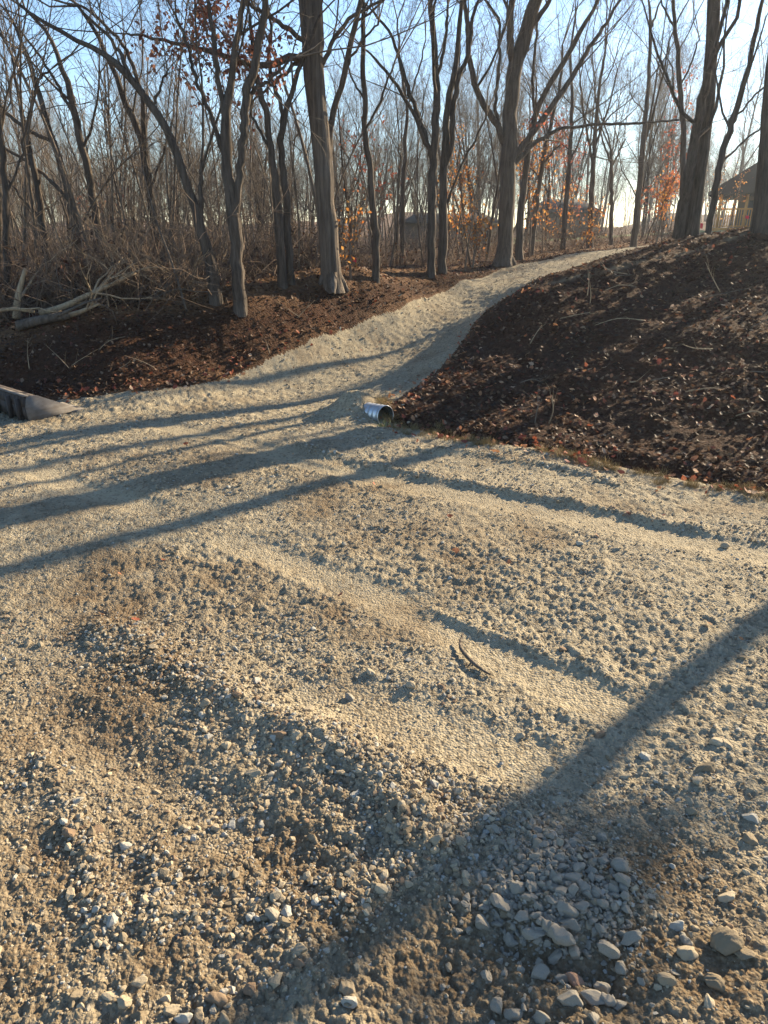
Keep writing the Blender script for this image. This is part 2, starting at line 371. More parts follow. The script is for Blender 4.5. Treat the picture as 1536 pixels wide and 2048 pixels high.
M['leaf_oak'] = mat_leaf('rust_oak_leaves', [(.30, .11, .07), (.38, .17, .10), (.22, .075, .05), (.33, .14, .085), (.44, .24, .15)], .45)
M['leaf_gold'] = mat_leaf('golden_beech_leaves', [(.44, .20, .055), (.34, .14, .045), (.52, .27, .08), (.40, .14, .04)], .55)
M['leaf_red'] = mat_leaf('red_brown_leaves', [(.33, .10, .06), (.40, .16, .08), (.27, .075, .05)], .55)
M['litter'] = mat_leaf('fallen_leaves', [(.10, .058, .036), (.065, .04, .027), (.15, .085, .048), (.05, .032, .024), (.11, .058, .034), (.24, .16, .105), (.08, .048, .032), (.045, .03, .022), (.14, .055, .035)], .2)
M['litter_red'] = mat_leaf('fallen_red_leaves', [(.32, .10, .05), (.40, .20, .10), (.24, .07, .045), (.48, .33, .22), (.36, .16, .08)], .25)
M['grass'] = mat_leaf('verge_grass', [(.24, .20, .07), (.36, .27, .13), (.42, .32, .17), (.28, .20, .09), (.34, .22, .10)], .3)
M['galv'] = mat_plain('galvanised_steel', (.58, .60, .62), (.42, .43, .44), 14, .45, .85, .002)
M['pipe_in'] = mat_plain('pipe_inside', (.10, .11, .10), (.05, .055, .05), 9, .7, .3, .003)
M['steel'] = mat_plain('worn_steel', (.20, .18, .16), (.12, .10, .085), 6, .75, .15, .004, (1, 1, 3))
M['rust'] = mat_plain('dark_rusty_steel', (.11, .085, .07), (.045, .04, .038), 5, .75, .25, .006, (4, 4, .5))
M['flag'] = mat_plain('pink_flagging', (.85, .08, .10), (.70, .05, .07), 9, .6)
M['wood'] = mat_plain('porch_timber', (.62, .30, .08), (.48, .22, .055), 10, .8, stretch=(1, 1, .2))
M['shingle'] = mat_plain('grey_shingles', (.028, .026, .026), (.02, .019, .018), 30, .95, stretch=(1, 1, 3), spec=.05)
M['far_roof'] = mat_plain('faded_brown_roof', (.13, .11, .09), (.10, .085, .07), 8, .95)
M['siding'] = mat_plain('brown_siding', (.16, .125, .09), (.12, .09, .065), 6, .85, stretch=(.3, .3, 12))
M['tan'] = mat_plain('tan_siding', (.30, .24, .18), (.24, .19, .14), 6, .85, stretch=(.3, .3, 12))
M['trim'] = mat_plain('eave_trim', (.30, .26, .20), (.25, .21, .16), 6, .7)
M['glass'] = NT('window_glass').done((.03, .04, .05), .08, spec=.6)

M['stone_red'] = mat_plain('reddish_stone', (.30, .15, .09), (.36, .24, .16), 30, .9, bump=.004)
M['stone_grey'] = mat_plain('grey_stone', (.37, .33, .26), (.19, .16, .12), 30, .9, bump=.004)
# ------------------------------------------------------------------ ground sheet (finer towards the gravel), split into its named surfaces
def build_ground():
    th = np.concatenate([np.linspace(-PI, math.radians(-44), 40, endpoint=False), np.linspace(math.radians(-44), math.radians(44), 860, endpoint=False), np.linspace(math.radians(44), PI, 40, endpoint=False)])
    r = np.concatenate([[.02, .3, .6, .9], np.exp(np.linspace(math.log(1.2), math.log(26), 860)), np.exp(np.linspace(math.log(26.3), math.log(160), 120)), [200, 280, 400, 600, 900]])
    R, T = np.meshgrid(r, th, indexing='ij'); X = R * np.sin(T); Y = R * np.cos(T)
    x = X.ravel(); y = Y.ravel(); z = ground_z(x, y)
    far = np.clip((R.ravel() - 230) / 300, 0, 1); z = z * (1 - far) + far * -.5
    nr, nt = X.shape
    i = np.arange(nr - 1)[:, None] * nt; j = np.arange(nt)[None]; j2 = (j + 1) % nt
    q = np.stack([i + j, i + nt + j, i + nt + j2, i + j2], -1).reshape(-1, 4)
    sg = sdist(x, y, gravel_poly) + .05 * fbm(x * 4, y * 4, 4, 44)
    lb = sdist(x, y, left_bank_poly); rb = sdist(x, y, right_bank_poly)
    bank = np.clip(np.maximum(lb, rb) / .5 + .5 + .5 * fbm(x * 1.5, y * 1.5, 3, 55), 0, 1)
    bare = np.zeros_like(x)
    for pl, w in ((path_pts, .07),): bare = np.maximum(bare, np.exp(-(polydist(x, y, pl) / w) ** 2) * np.clip(.75 + fbm(x * 3, y * 3, 3, 66), 0, 1))
    soil = soil_mask(x, y); dust = smooth_mask(x, y) * np.clip(.8 + .6 * fbm(x * 2, y * 2, 3, 95), 0, 1)
    lawn = inside(x, y, lawn_poly)
    fg = sg[q].mean(1) > 0; fl = lawn[q].all(1) & ~fg
    frb = (rb[q].mean(1) > 0) & ~fg & ~fl; flb = (lb[q].mean(1) > 0) & ~fg & ~fl & ~frb
    V = np.stack([x, y, z], -1)
    for name, mask, mat, lab in (('gravel_road', fg, 'gravel', 'pale crushed gravel drive with wheel tracks climbing between the earth banks'),
                            ('lawn', fl, 'lawn', 'far green lawn seen between the trunks'),
                            ('earth_bank', frb, 'earth', 'dark leaf strewn earth bank rising on the right of the drive'),
                            ('earth_bank', flb, 'earth', 'dark cut earth bank below the woods left of the drive'),
                            ('ground', ~(fg | fl | frb | flb), 'earth', 'brown leaf covered woodland floor')):
        qq = q[mask]; used, inv = np.unique(qq, return_inverse=True)
        me = mk_mesh(name, V[used], inv.reshape(-1, 4), None, True)
        for an, arr in (('bank', bank), ('bare', bare), ('soil', soil), ('dust', dust)):
            at = me.attributes.new(an, 'FLOAT', 'POINT'); at.data.foreach_set('value', arr[used].astype(np.float32))
        tag(link(name, me, M[mat]), lab, None, None, 'structure')
path_pts = [tuple(P(*a)[:2]) for a in [(1100, 577, 9.1), (1200, 553, 9.15), (1340, 512, 9.5), (1440, 490, 9.8), (1536, 470, 10.1)]]
build_ground()

# ------------------------------------------------------------------ scattering (only for uncountable stuff)
def make_stone(name, sub, seed, planes=9, mat='stone'):
    import bmesh
    r = np.random.default_rng(seed); bm = bmesh.new(); bmesh.ops.create_icosphere(bm, subdivisions=sub, radius=1)
    co = np.array([v.co[:] for v in bm.verts])
    for _ in range(planes):
        n = r.normal(size=3); n /= np.linalg.norm(n); d = r.uniform(.45, .85); o = co @ n - d
        co -= np.where(o > 0, o, 0)[:, None] * n * .97
    a = r.uniform(0, 9, 3); co *= 1 + (.07 * np.sin(co @ r.normal(0, 4, (3, 1)) + a[0]) + .05 * np.sin(co @ r.normal(0, 9, (3, 1)) + a[1]))
    co *= np.array([1.12, r.uniform(.65, .95), r.uniform(.5, .8)]); co += r.normal(0, .022 if sub < 4 else .008, co.shape)
    for v, c in zip(bm.verts, co): v.co = c
    me = bpy.data.meshes.new(name); bm.to_mesh(me); bm.free()
    me.polygons.foreach_set('use_smooth', np.full(len(me.polygons), sub > 3)); me.materials.append(M[mat]); return me
def scatter(name, pts, rot, sc, meshes, label):
    """one object of kind stuff: instances of small meshes at given points"""
    c = bpy.data.collections.new(name + '_sources')
    for k, me in enumerate(meshes):
        c.objects.link(bpy.data.objects.new(f'{name}_source_{k}', me))
    n = len(pts); me = bpy.data.meshes.new(name); me.vertices.add(n); me.vertices.foreach_set('co', np.asarray(pts, np.float32).ravel())
    a = me.attributes.new('rot', 'FLOAT_VECTOR', 'POINT'); a.data.foreach_set('vector', np.asarray(rot, np.float32).ravel())
    a = me.attributes.new('siz', 'FLOAT', 'POINT'); a.data.foreach_set('value', np.asarray(sc, np.float32))
    a = me.attributes.new('pick', 'INT', 'POINT'); a.data.foreach_set('value', rng.integers(0, len(meshes), n).astype(np.int32))
    o = link(name, me); tag(o, label, None, None, 'stuff')
    g = bpy.data.node_groups.new(name + '_scatter', 'GeometryNodeTree')
    g.interface.new_socket('Geometry', in_out='INPUT', socket_type='NodeSocketGeometry'); g.interface.new_socket('Geometry', in_out='OUTPUT', socket_type='NodeSocketGeometry')
    N, L = g.nodes, g.links
    gi = N.new('NodeGroupInput'); go = N.new('NodeGroupOutput'); ip = N.new('GeometryNodeInstanceOnPoints'); ci = N.new('GeometryNodeCollectionInfo')
    ci.inputs['Collection'].default_value = c; ci.inputs['Separate Children'].default_value = True; ci.inputs['Reset Children'].default_value = True
    def at(nm, ty):
        q = N.new('GeometryNodeInputNamedAttribute'); q.data_type = ty; q.inputs[0].default_value = nm; return q.outputs[0]
    L.new(gi.outputs[0], ip.inputs['Points']); L.new(ci.outputs[0], ip.inputs['Instance']); ip.inputs['Pick Instance'].default_value = True
    L.new(at('pick', 'INT'), ip.inputs['Instance Index']); L.new(at('rot', 'FLOAT_VECTOR'), ip.inputs['Rotation']); L.new(at('siz', 'FLOAT'), ip.inputs['Scale'])
    L.new(ip.outputs[0], go.inputs[0])
    o.modifiers.new('scatter', 'NODES').node_group = g
    return o
def polar(n, r0, r1, a0=-44, a1=44, pw=1.0):
    t = rng.random(n); r = np.exp(math.log(r0) + t * (math.log(r1) - math.log(r0))); a = np.radians(rng.uniform(a0, a1, n))
    return r * np.sin(a), r * np.cos(a), r
# gravel stones
def gravel():
    x, y, r = polar(300000, 1.25, 28, -48, 48)
    keep = (rng.random(len(x)) < np.clip(r / 3.6, .1, 1)); x, y, r = x[keep], y[keep], r[keep]
    sg = sdist(x, y, gravel_poly); sm = smooth_mask(x, y); so = soil_mask(x, y)
    clump = vnoise(x * 1.4, y * 1.4, 201) * .6 + vnoise(x * 5, y * 5, 202) * .4
    dens = np.clip((clump - .25) * 2.2, .18, 1) * (1 - .72 * sm) * (1 - .55 * so) * np.clip(sg / .3 + .75, 0, 1)
    rid = np.zeros_like(x)
    for pl, h, w in ridges: rid = np.maximum(rid, np.exp(-(polydist(x, y, pl) / (w * 1.3)) ** 2))
    dens = np.clip(dens + .5 * rid, 0, 1)
    k = rng.random(len(x)) < dens; x, y, r, rid, sm, clump = x[k], y[k], r[k], rid[k], sm[k], clump[k]
    s = np.exp(rng.normal(math.log(.0052), .5, len(x))) * (1 + .7 * np.clip(clump - .5, 0, 1) + .5 * rid) * np.maximum(1, r / 5.5) ** .55 * (1 - .35 * sm)
    s = np.clip(s, .003, .034)
    z = ground_z(x, y) + s * rng.uniform(-.25, .32, len(x))
    rot = np.stack([rng.normal(0, .35, len(x)), rng.normal(0, .35, len(x)), rng.uniform(0, 2 * PI, len(x))], -1)
    scatter('gravel', np.stack([x, y, z], -1), rot, s, [make_stone(f'gravel_{i}', 2, 100 + i, 8 + i % 5) for i in range(10)], 'loose crushed limestone gravel covering the drive')
def heap():
    c = np.array(PZ(1105, 1790)); n = 1500; x = c[0] + rng.normal(0, .15, n); y = c[1] + rng.normal(0, .15, n)
    s_ = np.clip(np.exp(rng.normal(math.log(.0085), .45, n)), .004, .024); z = ground_z(x, y) + s_ * rng.uniform(-.2, .5, n)
    rot = np.stack([rng.normal(0, .4, n), rng.normal(0, .4, n), rng.uniform(0, 6.28, n)], -1)
    scatter('gravel', np.stack([x, y, z], -1), rot, s_, [make_stone(f'grey_gravel_{i}', 3, 150 + i, 9, 'stone_grey') for i in range(6)], 'small grey crushed stones heaped in the foreground')
gravel(); heap()
def leaf_mesh(name, seed, mat, lobes=True):
    r = np.random.default_rng(seed); n = 9; t = np.linspace(0, 1, n)
    w = .30 * np.sin(PI * t ** .8) * (1 + (.35 * np.cos(t * 4 * 2 * PI) if lobes else 0)); w[0] = w[-1] = .015
    curl = r.uniform(.1, .5); fold = r.uniform(-.25, .35); tw = r.normal(0, .12, n)
    c = np.stack([t - .5, np.zeros(n), curl * (t - .5) ** 2 + .03 * tw], -1)
    L = c + np.stack([0 * t, w, np.abs(w) * fold + w * tw], -1); Rr = c + np.stack([0 * t, -w, np.abs(w) * fold - w * tw], -1)
    v = np.concatenate([L, c, Rr]); q = []
    for i in range(n - 1): q += [(i, i + 1, n + i + 1, n + i), (n + i, n + i + 1, 2 * n + i + 1, 2 * n + i)]
    me = mk_mesh(name, v, q, None, True); me.materials.append(M[mat]); return me
def leaves(name, n, r0, r1, accept, size, mat, label, lift=.012, a0=-46, a1=46):
    x, y, r = polar(n, r0, r1, a0, a1); k = accept(x, y, r); x, y, r = x[k], y[k], r[k]
    z = ground_z(x, y) + lift * rng.uniform(.2, 2.2, len(x))
    rot = np.stack([rng.normal(0, .5, len(x)), rng.normal(0, .5, len(x)), rng.uniform(0, 2 * PI, len(x))], -1)
    scatter(name, np.stack([x, y, z], -1), rot, size * rng.uniform(.6, 1.35, len(x)), [leaf_mesh(f'{name}_leaf_{i}', 300 + i, mat, i % 3 > 0) for i in range(6)], label)
def acc_earth(x, y, r):
    sg = sdist(x, y, gravel_poly); rb = sdist(x, y, right_bank_poly); lb = sdist(x, y, left_bank_poly)
    n = fbm(x * 1.1, y * 1.1, 3, 301)
    pr = np.where(rb > .1, .5 + .6 * n, np.where(lb > .8, .06 + .3 * n, .95)); pr = np.where((sg > -.02), 0, pr)
    return rng.random(len(x)) < pr
leaves('leaf_litter', 120000, 6.0, 40, acc_earth, .06, 'litter', 'brown fallen leaves covering the banks and woodland floor')
def acc_red(x, y, r):
    sg = sdist(x, y, gravel_poly); n = fbm(x * 1.7, y * 1.7, 4, 311)
    pr = np.where(sg > -.02, 0, np.clip((n - .12) * 2.2, 0, 1)) * np.where(sdist(x, y, left_bank_poly) > .7, .25, 1)
    edge = np.exp(-((sg + .12) / np.where(x > 0, .24, .13)) ** 2) * np.clip(.6 + fbm(x * 2.5, y * 2.5, 3, 318), 0, 1) * (r < 13)
    return (rng.random(len(x)) < np.maximum(pr * .3, edge * .9))
leaves('fallen_leaves', 60000, 5.0, 34, acc_red, .075, 'litter_red', 'rusty and pale fallen leaves in drifts along the drive edges and banks', .02)
def acc_gravel(x, y, r):
    sg = sdist(x, y, gravel_poly); return (sg > 0) & (rng.random(len(x)) < np.where(sg < .5, .06, .004))
leaves('stray_leaves', 20000, 4, 20, acc_gravel, .05, 'litter_red', 'a few stray brown leaves blown onto the gravel', .015)
# verge grass along the edge of the gravel by the pipe
def grass():
    mb_list = []
    for s in range(4):
        mb = MB(); n = 26; b = np.stack([rng.normal(0, .35, n), rng.normal(0, .35, n), np.zeros(n) - .05], -1); d = np.stack([rng.normal(0, .45, n), rng.normal(0, .45, n), np.ones(n)], -1)
        mb.strands(b, d, rng.uniform(.5, 1.2, n), np.full(n, .022), 3, .25, -.1); me = mb.mesh(f'grass_tuft_{s}'); me.materials.append(M['grass']); mb_list.append(me)
    pts = []
    pl = grass_edge
    pl = [tuple(P(760, 850, 6.5)[:2])] + pl
    n = 700; i = rng.integers(0, len(pl) - 1, n); t = rng.random(n); a = np.array(pl)
    p = a[i] + (a[i + 1] - a[i]) * t[:, None]; p[:, 1] += rng.normal(.05, .16, n); p[:, 0] += rng.normal(0, .05, n)
    k = fbm(p[:, 0] * 2, p[:, 1] * 2, 3, 401) > .08; p = p[k]
    z = ground_z(p[:, 0], p[:, 1]); rot = np.stack([0 * z, 0 * z, rng.uniform(0, 6.28, len(z))], -1)
    scatter('grass', np.column_stack([p, z]), rot, rng.uniform(.025, .10, len(z)), mb_list, 'thin dry grass along the gravel edge by the ditch')
grass()

# ------------------------------------------------------------------ trees
def growth(mb_trunk, mb_crown, stems, seed, dens=1.0, twig_len=1.0, minr=.0035, fine=1.0, reach=1.0, sub=5):
    """stems: list of (path Nx3, radii N, spawn_from 0..1). Adds side branches and twigs to the stems; returns twig tip points."""
    global rng
    keep = rng; rng = np.random.default_rng(seed); R = rng
    nb, nd, nl, nrad = [], [], [], []
    seconds = []
    def sample(path, rad, t):
        s = np.linspace(0, 1, len(path)); p = np.array([np.interp(t, s, path[:, k]) for k in range(3)]); r = np.interp(t, s, rad)
        k = min(int(t * (len(path) - 1)), len(path) - 2); d = path[k + 1] - path[k]; return p, r, d / (np.linalg.norm(d) + 1e-9)
    def side(d, lo, hi):
        a = R.normal(size=3); a -= a @ d * d; a /= np.linalg.norm(a) + 1e-9; th = math.radians(R.uniform(lo, hi)); return d * math.cos(th) + a * math.sin(th)
    def branch(p, d, L, r, n=6, wob=.17, up=.10, rend=.25):
        pts = [p]; c = d.copy()
        for _ in range(n):
            c = c + R.normal(0, wob, 3); c[2] += up; c /= np.linalg.norm(c); pts.append(pts[-1] + c * L / n)
        return np.array(pts), np.linspace(r, max(r * rend, minr), n + 1)
    for path, rad, t0 in stems:
        Ls = np.linalg.norm(np.diff(path, axis=0), axis=1).sum()
        # the stem's own end carries on in two or three leaders
        p, r, d = sample(path, rad, 1.0)
        if r > .012:
            for _ in range(2 if r < .07 else 3):
                q, rr = branch(p, side(d, 8, 30), R.uniform(2.2, 4.2) * reach * (1 + r * 6), r * .72, 8, .13, .08)
                seconds.append((q, rr, 1))
        n = max(2, int(Ls * (1 - t0) * 1.15 * dens))
        for _ in range(n):
            t = t0 + (1 - t0) * R.random() ** .8; p, r, d = sample(path, rad, t)
            L = R.uniform(1.0, 3.0) * reach * (.45 + min(1.3, r * 10)); rb = min(r * R.uniform(.25, .5), .05)
            q, rr = branch(p, side(d, 30, 65), L, max(rb, minr * 1.8), 7, .18, .11); seconds.append((q, rr, 0))
    thirds = []
    for q, rr, lead in seconds:
        mb_trunk.tube(q, rr, 5, False) if rr[0] > .02 else mb_crown.tube(q, rr, 4, False)
        L = np.linalg.norm(np.diff(q, axis=0), axis=1).sum()
        if lead or rr[0] > .018:
            for _ in range(int(3 + L * 1.1 * dens)):
                t = R.uniform(.2, 1); p, r, d = sample(q, rr, t)
                q2, r2 = branch(p, side(d, 22, 55), L * R.uniform(.28, .6), max(r * .55, minr * 1.4), 5, .2, .12); thirds.append((q2, r2))
        thirds.append((q, rr))
    tw = []
    for q, rr in thirds:
        if rr[0] < .02 and not any(q is s[0] for s in seconds): mb_crown.tube(q, rr, 3, False)
        elif not any(q is s[0] for s in seconds): mb_crown.tube(q, rr, 4, False)
        L = np.linalg.norm(np.diff(q, axis=0), axis=1).sum(); n = max(2, int(L * 5.0 * fine))
        t = R.uniform(.15, 1, n); s = np.linspace(0, 1, len(q))
        b = np.stack([np.interp(t, s, q[:, k]) for k in range(3)], -1); k = np.minimum((t * (len(q) - 1)).astype(int), len(q) - 2); d = q[k + 1] - q[k]; d /= np.linalg.norm(d, axis=1)[:, None] + 1e-9
        tw.append((b, d))
    b = np.concatenate([a for a, _ in tw]); d = np.concatenate([a for _, a in tw]); n = len(b)
    a = R.normal(size=(n, 3)); a -= (a * d).sum(1)[:, None] * d; a /= np.linalg.norm(a, axis=1)[:, None]
    th = np.radians(R.uniform(25, 65, n))[:, None]; d2 = d * np.cos(th) + a * np.sin(th)
    path = mb_crown.strands(b, d2, R.uniform(.35, 1.1, n) * twig_len, np.full(n, minr), 3, .22, .12)
    tips = [path[:, -1], path[:, 2]]
    if sub:
        m = sub; idx = np.repeat(np.arange(n), m); t = R.integers(1, 4, len(idx)); bb = path[idx, t]; dd = path[idx, t] - path[idx, t - 1]; dd /= np.linalg.norm(dd, axis=1)[:, None] + 1e-9
        a = R.normal(size=dd.shape); th = np.radians(R.uniform(20, 55, len(idx)))[:, None]; a -= (a * dd).sum(1)[:, None] * dd; a /= np.linalg.norm(a, axis=1)[:, None] + 1e-9
        p2 = mb_crown.strands(bb, dd * np.cos(th) + a * np.sin(th), R.uniform(.2, .6, len(idx)) * twig_len, np.full(len(idx), minr * .72), 2, .2, .1)
        tips.append(p2[:, -1])
    rng = keep
    return np.concatenate(tips)
def leaf_cloud(points, n, size, mat, name, parent, spread=.12, origin=None):
    c = points[rng.integers(0, len(points), n)] + rng.normal(0, spread, (n, 3))
    d = rng.normal(size=(n, 3)); d[:, 2] -= .8; d /= np.linalg.norm(d, axis=1)[:, None]; s = rng.normal(size=(n, 3)); s -= (s * d).sum(1)[:, None] * d; s /= np.linalg.norm(s, axis=1)[:, None]
    nn = np.cross(d, s); L = size * rng.uniform(.6, 1.3, n)[:, None]; w = L * .30
    v = np.stack([c, c + d * L * .45 + s * w + nn * w * .4, c + d * L, c + d * L * .45 - s * w + nn * w * .4], 1)
    q = np.arange(n * 4).reshape(-1, 4)
    t = np.concatenate([q[:, [0, 1, 2]], q[:, [0, 2, 3]]])
    return link(name, mk_mesh(name, v.reshape(-1, 3), None, t), M[mat], parent)
def smooth_path(pts, rad, n):
    p = np.asarray(pts, float); m = len(p); s = np.concatenate([[0], np.cumsum(np.linalg.norm(np.diff(p, axis=0), axis=1))]); u = np.linspace(0, s[-1], n)
    # Catmull-Rom through the points
    out = np.zeros((n, 3)); k = np.clip(np.searchsorted(s, u, 'right') - 1, 0, m - 2); t = ((u - s[k]) / (s[k + 1] - s[k] + 1e-9))[:, None]
    p0 = p[np.maximum(k - 1, 0)]; p1 = p[k]; p2 = p[k + 1]; p3 = p[np.minimum(k + 2, m - 1)]
    out = .5 * (2 * p1 + (p2 - p0) * t + (2 * p0 - 5 * p1 + 4 * p2 - p3) * t ** 2 + (3 * p1 - p0 - 3 * p2 + p3) * t ** 3)
    return out, np.interp(u, s, rad)
def hero(label, Y, main, limbs=(), bark='bark', cat='tree', group=None, seed=1, dens=1.0, spawn=.45, lean=0, leafing=None, flare=1.24, name='bare_tree', fine=1.0, reach=1.0, clean_limbs=(), ext=0, dress=None):
    """main: [(px, py, width px)...] from the base up; limbs: same lists; traced in the plane at depth Y then given depth of their own"""
    R = np.random.default_rng(seed); Y = hitY(main[0][0], main[0][1], Y)
    def conv(tr, j, y0=None):
        pts, rad = [], []
        for i, (a, b, w) in enumerate(tr):
            yy = Y + (0 if y0 is None else y0) + j * i
            q = P(a, b, yy); pts.append(q); rad.append(w * .5 / F * np.linalg.norm(q - [0, 0, CAMZ]))
        return np.array(pts), np.array(rad)
    p, r = conv(main, lean)
    gz = float(ground_z(p[0][:1], p[0][1:2], False)[0]); p[0][2] = gz - .12
    base = np.array([p[0][0], p[0][1], gz])
    if ext:   # the part of the trunk above the frame
        d = p[-1] - p[-2]; d /= np.linalg.norm(d); p = np.vstack([p, p[-1] + d * ext]); r = np.append(r, r[-1] * .6)
    p = p - base
    n = 26; pp, rr = smooth_path(p, r, n)
    hz = np.clip(1 - (pp[:, 2] - pp[0, 2]) / .55, 0, 1); rr = rr * (1 + (flare - 1) * hz ** 2)
    pp[1:-1] += R.normal(0, .012, (n - 2, 3))
    root = empty(name, base, label, cat, group)
    tb, cb = MB(), MB(); tb.tube(pp, rr * (1 + R.normal(0, .02, n)), 14, False)
    if flare > 1.25:
        for k in range(5):
            a = k * 1.257 + R.uniform(-.3, .3); L = rr[0] * R.uniform(.95, 1.3); dv = np.array([math.cos(a), math.sin(a), 0])
            tb.tube(np.array([[0, 0, .34], dv * L * .45 + [0, 0, .14], dv * L * .8 + [0, 0, .02], dv * L * 1.15 + [0, 0, -.1]]), np.array([.5, .42, .3, .15]) * rr[0], 6, False)
    stems = [(pp, rr, spawn)]
    for li, lb in enumerate(limbs):
        j = R.uniform(-.12, .12); q, w = conv(lb, j); q = q - base
        i = np.argmin(np.linalg.norm(pp - q[0], axis=1)); 
        q2, w2 = smooth_path(q, w, max(8, len(q) * 4)); q2[1:] += R.normal(0, .012, q2[1:].shape)
        tb.tube(q2, w2, 8, False); stems.append((q2, w2, .25 if li not in clean_limbs else .55))
    tips = growth(tb, cb, stems, seed + 1000, dens * .9, 1.0, .0033, fine * .62, reach, 4)
    if dress:   # a limb that keeps its dead leaves
        q, w = stems[1 + dress[0]][:2]; n0 = len(q); i = (n0 * (dress[1] + (dress[2] - dress[1]) * R.random(dress[3]))).astype(int); dd = R.normal(size=(dress[3], 3)); dd[:, 2] *= .8
        pp_ = cb.strands(q[i], dd, R.uniform(.35, 1.1, dress[3]), np.full(dress[3], .005), 3, .25, .05); j = np.repeat(np.arange(dress[3]), 4)
        p3 = cb.strands(pp_[j, R.integers(1, 4, len(j))], R.normal(size=(len(j), 3)), R.uniform(.15, .45, len(j)), np.full(len(j), .003), 2, .25, 0)
        leaf_cloud(np.concatenate([p3[:, 2], p3[:, 1], pp_[:, 3]]) , dress[4], .095, 'leaf_oak', 'leaves', root, .05)
    tb.build('trunk', M[bark], root, True); cb.build('crown', M['twig'], root)
    if leafing:
        mat, cnt, cx, cy, rx, ry = leafing
        w = tips + base; v = w - [0, 0, CAMZ]; dep = v[:, 1] * CT - v[:, 2] * ST; sx = 768 + F * v[:, 0] / dep; sy = 1024 - F * (v[:, 1] * ST + v[:, 2] * CT) / dep
        k = ((sx - cx) / rx) ** 2 + ((sy - cy) / ry) ** 2 < 1
        if k.sum() > 3: leaf_cloud(tips[k], int(cnt * 1.2), .08, mat, 'leaves', root, .05)
    return root

hero('large shaggy pale barked tree at the left edge of the drive, the thickest trunk there', 10.4,
     [(664, 574, 38), (657, 467, 35), (646, 333, 34), (635, 200, 34), (626, 100, 36), (620, 0, 38)],
     [[(612, 112, 13), (570, 120, 12), (532, 132, 10), (490, 125, 9), (450, 112, 8), (400, 98, 7), (330, 82, 5), (255, 65, 3)],
      [(615, 90, 9), (580, 60, 8), (545, 35, 7), (500, 10, 5)], [(640, 140, 8), (667, 77, 7), (700, 37, 6), (763, 0, 4)], [(605, 118, 8), (575, 145, 6), (540, 175, 5), (505, 200, 3)]],
     'bark_pale', seed=11, spawn=.85, flare=1.4, ext=5, clean_limbs=(3,), dress=(0, .25, .85, 46, 900))
hero('fork trunked oak with a sunlit base standing just left of the shaggy tree', 9.4,
     [(480, 620, 24), (474, 520, 23), (470, 450, 24), (466, 420, 22), (455, 340, 19), (450, 280, 19), (452, 230, 16), (460, 167, 12), (467, 120, 11), (483, 33, 9), (490, 0, 8)],
     [[(472, 425, 14), (483, 300, 14), (490, 225, 15), (497, 173, 15), (510, 127, 14), (526, 40, 12), (535, 0, 10)], [(452, 235, 10), (440, 180, 9), (432, 127, 9), (425, 60, 7), (415, 0, 6)],
      [(446, 300, 9), (420, 227, 7), (400, 180, 7), (385, 140, 6), (372, 80, 5), (350, 30, 4)], [(500, 190, 7), (530, 165, 6), (565, 135, 5), (590, 110, 4)]], 'bark_dark', seed=12, spawn=.8, leafing=('leaf_oak', 300, 440, 110, 130, 110))
hero('dark tree leaning far left above a broken upright stub', 10.3,
     [(432, 600, 24), (420, 530, 21), (411, 490, 20), (400, 452, 18), (383, 400, 15), (360, 333, 14), (340, 273, 13), (307, 217, 13), (263, 160, 12), (217, 117, 10), (187, 97, 8), (110, 57, 6), (40, 10, 4)],
     [[(404, 460, 11), (402, 420, 9), (403, 350, 7)], [(305, 215, 5), (320, 177, 4), (337, 143, 3)], [(263, 160, 6), (240, 110, 6), (205, 60, 5), (150, 10, 4)]], 'bark_dark', seed=13, spawn=.62, clean_limbs=(0,))
hero('slim two stemmed tree behind the leaning tree', 12.4, [(330, 575, 17), (318, 500, 16), (308, 433, 15), (292, 333, 14), (285, 290, 13), (266, 236, 11), (247, 200, 10), (232, 147, 8), (213, 110, 7), (190, 60, 6), (150, 5, 4)],
     [[(290, 320, 9), (288, 240, 8), (278, 170, 7), (250, 95, 6), (207, 47, 5), (160, 10, 4)], [(300, 380, 5), (330, 300, 4), (345, 240, 3)]], 'bark_dark', seed=14)
hero('tall slender tree with pale bark leaning left above the fallen trunk', 11.6, [(213, 590, 16), (200, 483, 14), (187, 400, 13), (170, 317, 12), (153, 250, 11), (140, 187, 10), (127, 143, 8), (103, 83, 6), (77, 43, 5), (50, 17, 4)],
     [[(150, 240, 6), (120, 180, 5), (85, 120, 4), (40, 60, 3)], [(165, 300, 5), (190, 230, 4), (200, 150, 3)]], 'bark', seed=15)
hero('crooked tree left of the fallen trunk, forking low at its middle', 10.6, [(107, 622, 16), (100, 550, 14), (83, 433, 11), (70, 350, 10), (57, 300, 9), (52, 260, 8), (37, 200, 6), (27, 133, 4), (23, 110, 3)],
     [[(53, 262, 5), (63, 213, 5), (75, 160, 4), (100, 140, 3)], [(84, 440, 5), (40, 390, 4), (-10, 330, 3)]], 'bark_dark', seed=16)
hero('leaning tree with two long limbs reaching out to the left', 11.4, [(178, 600, 14), (160, 520, 13), (147, 440, 12), (137, 380, 12), (123, 333, 11), (107, 283, 10), (90, 233, 9), (77, 183, 8), (60, 127, 7), (43, 83, 5), (20, 33, 4)],
     [[(140, 405, 7), (100, 360, 6), (50, 320, 5), (-20, 282, 4)], [(108, 285, 7), (57, 260, 6), (0, 217, 5), (-40, 190, 4)]], 'bark', seed=17)
hero('dark slim trunk at the far left edge of the woods', 9.9, [(20, 640, 13), (14, 540, 12), (12, 430, 10), (5, 300, 9), (-12, 180, 7), (-30, 60, 5)], [[(10, 400, 5), (40, 320, 4), (60, 220, 3)]], 'bark_dark', seed=18)
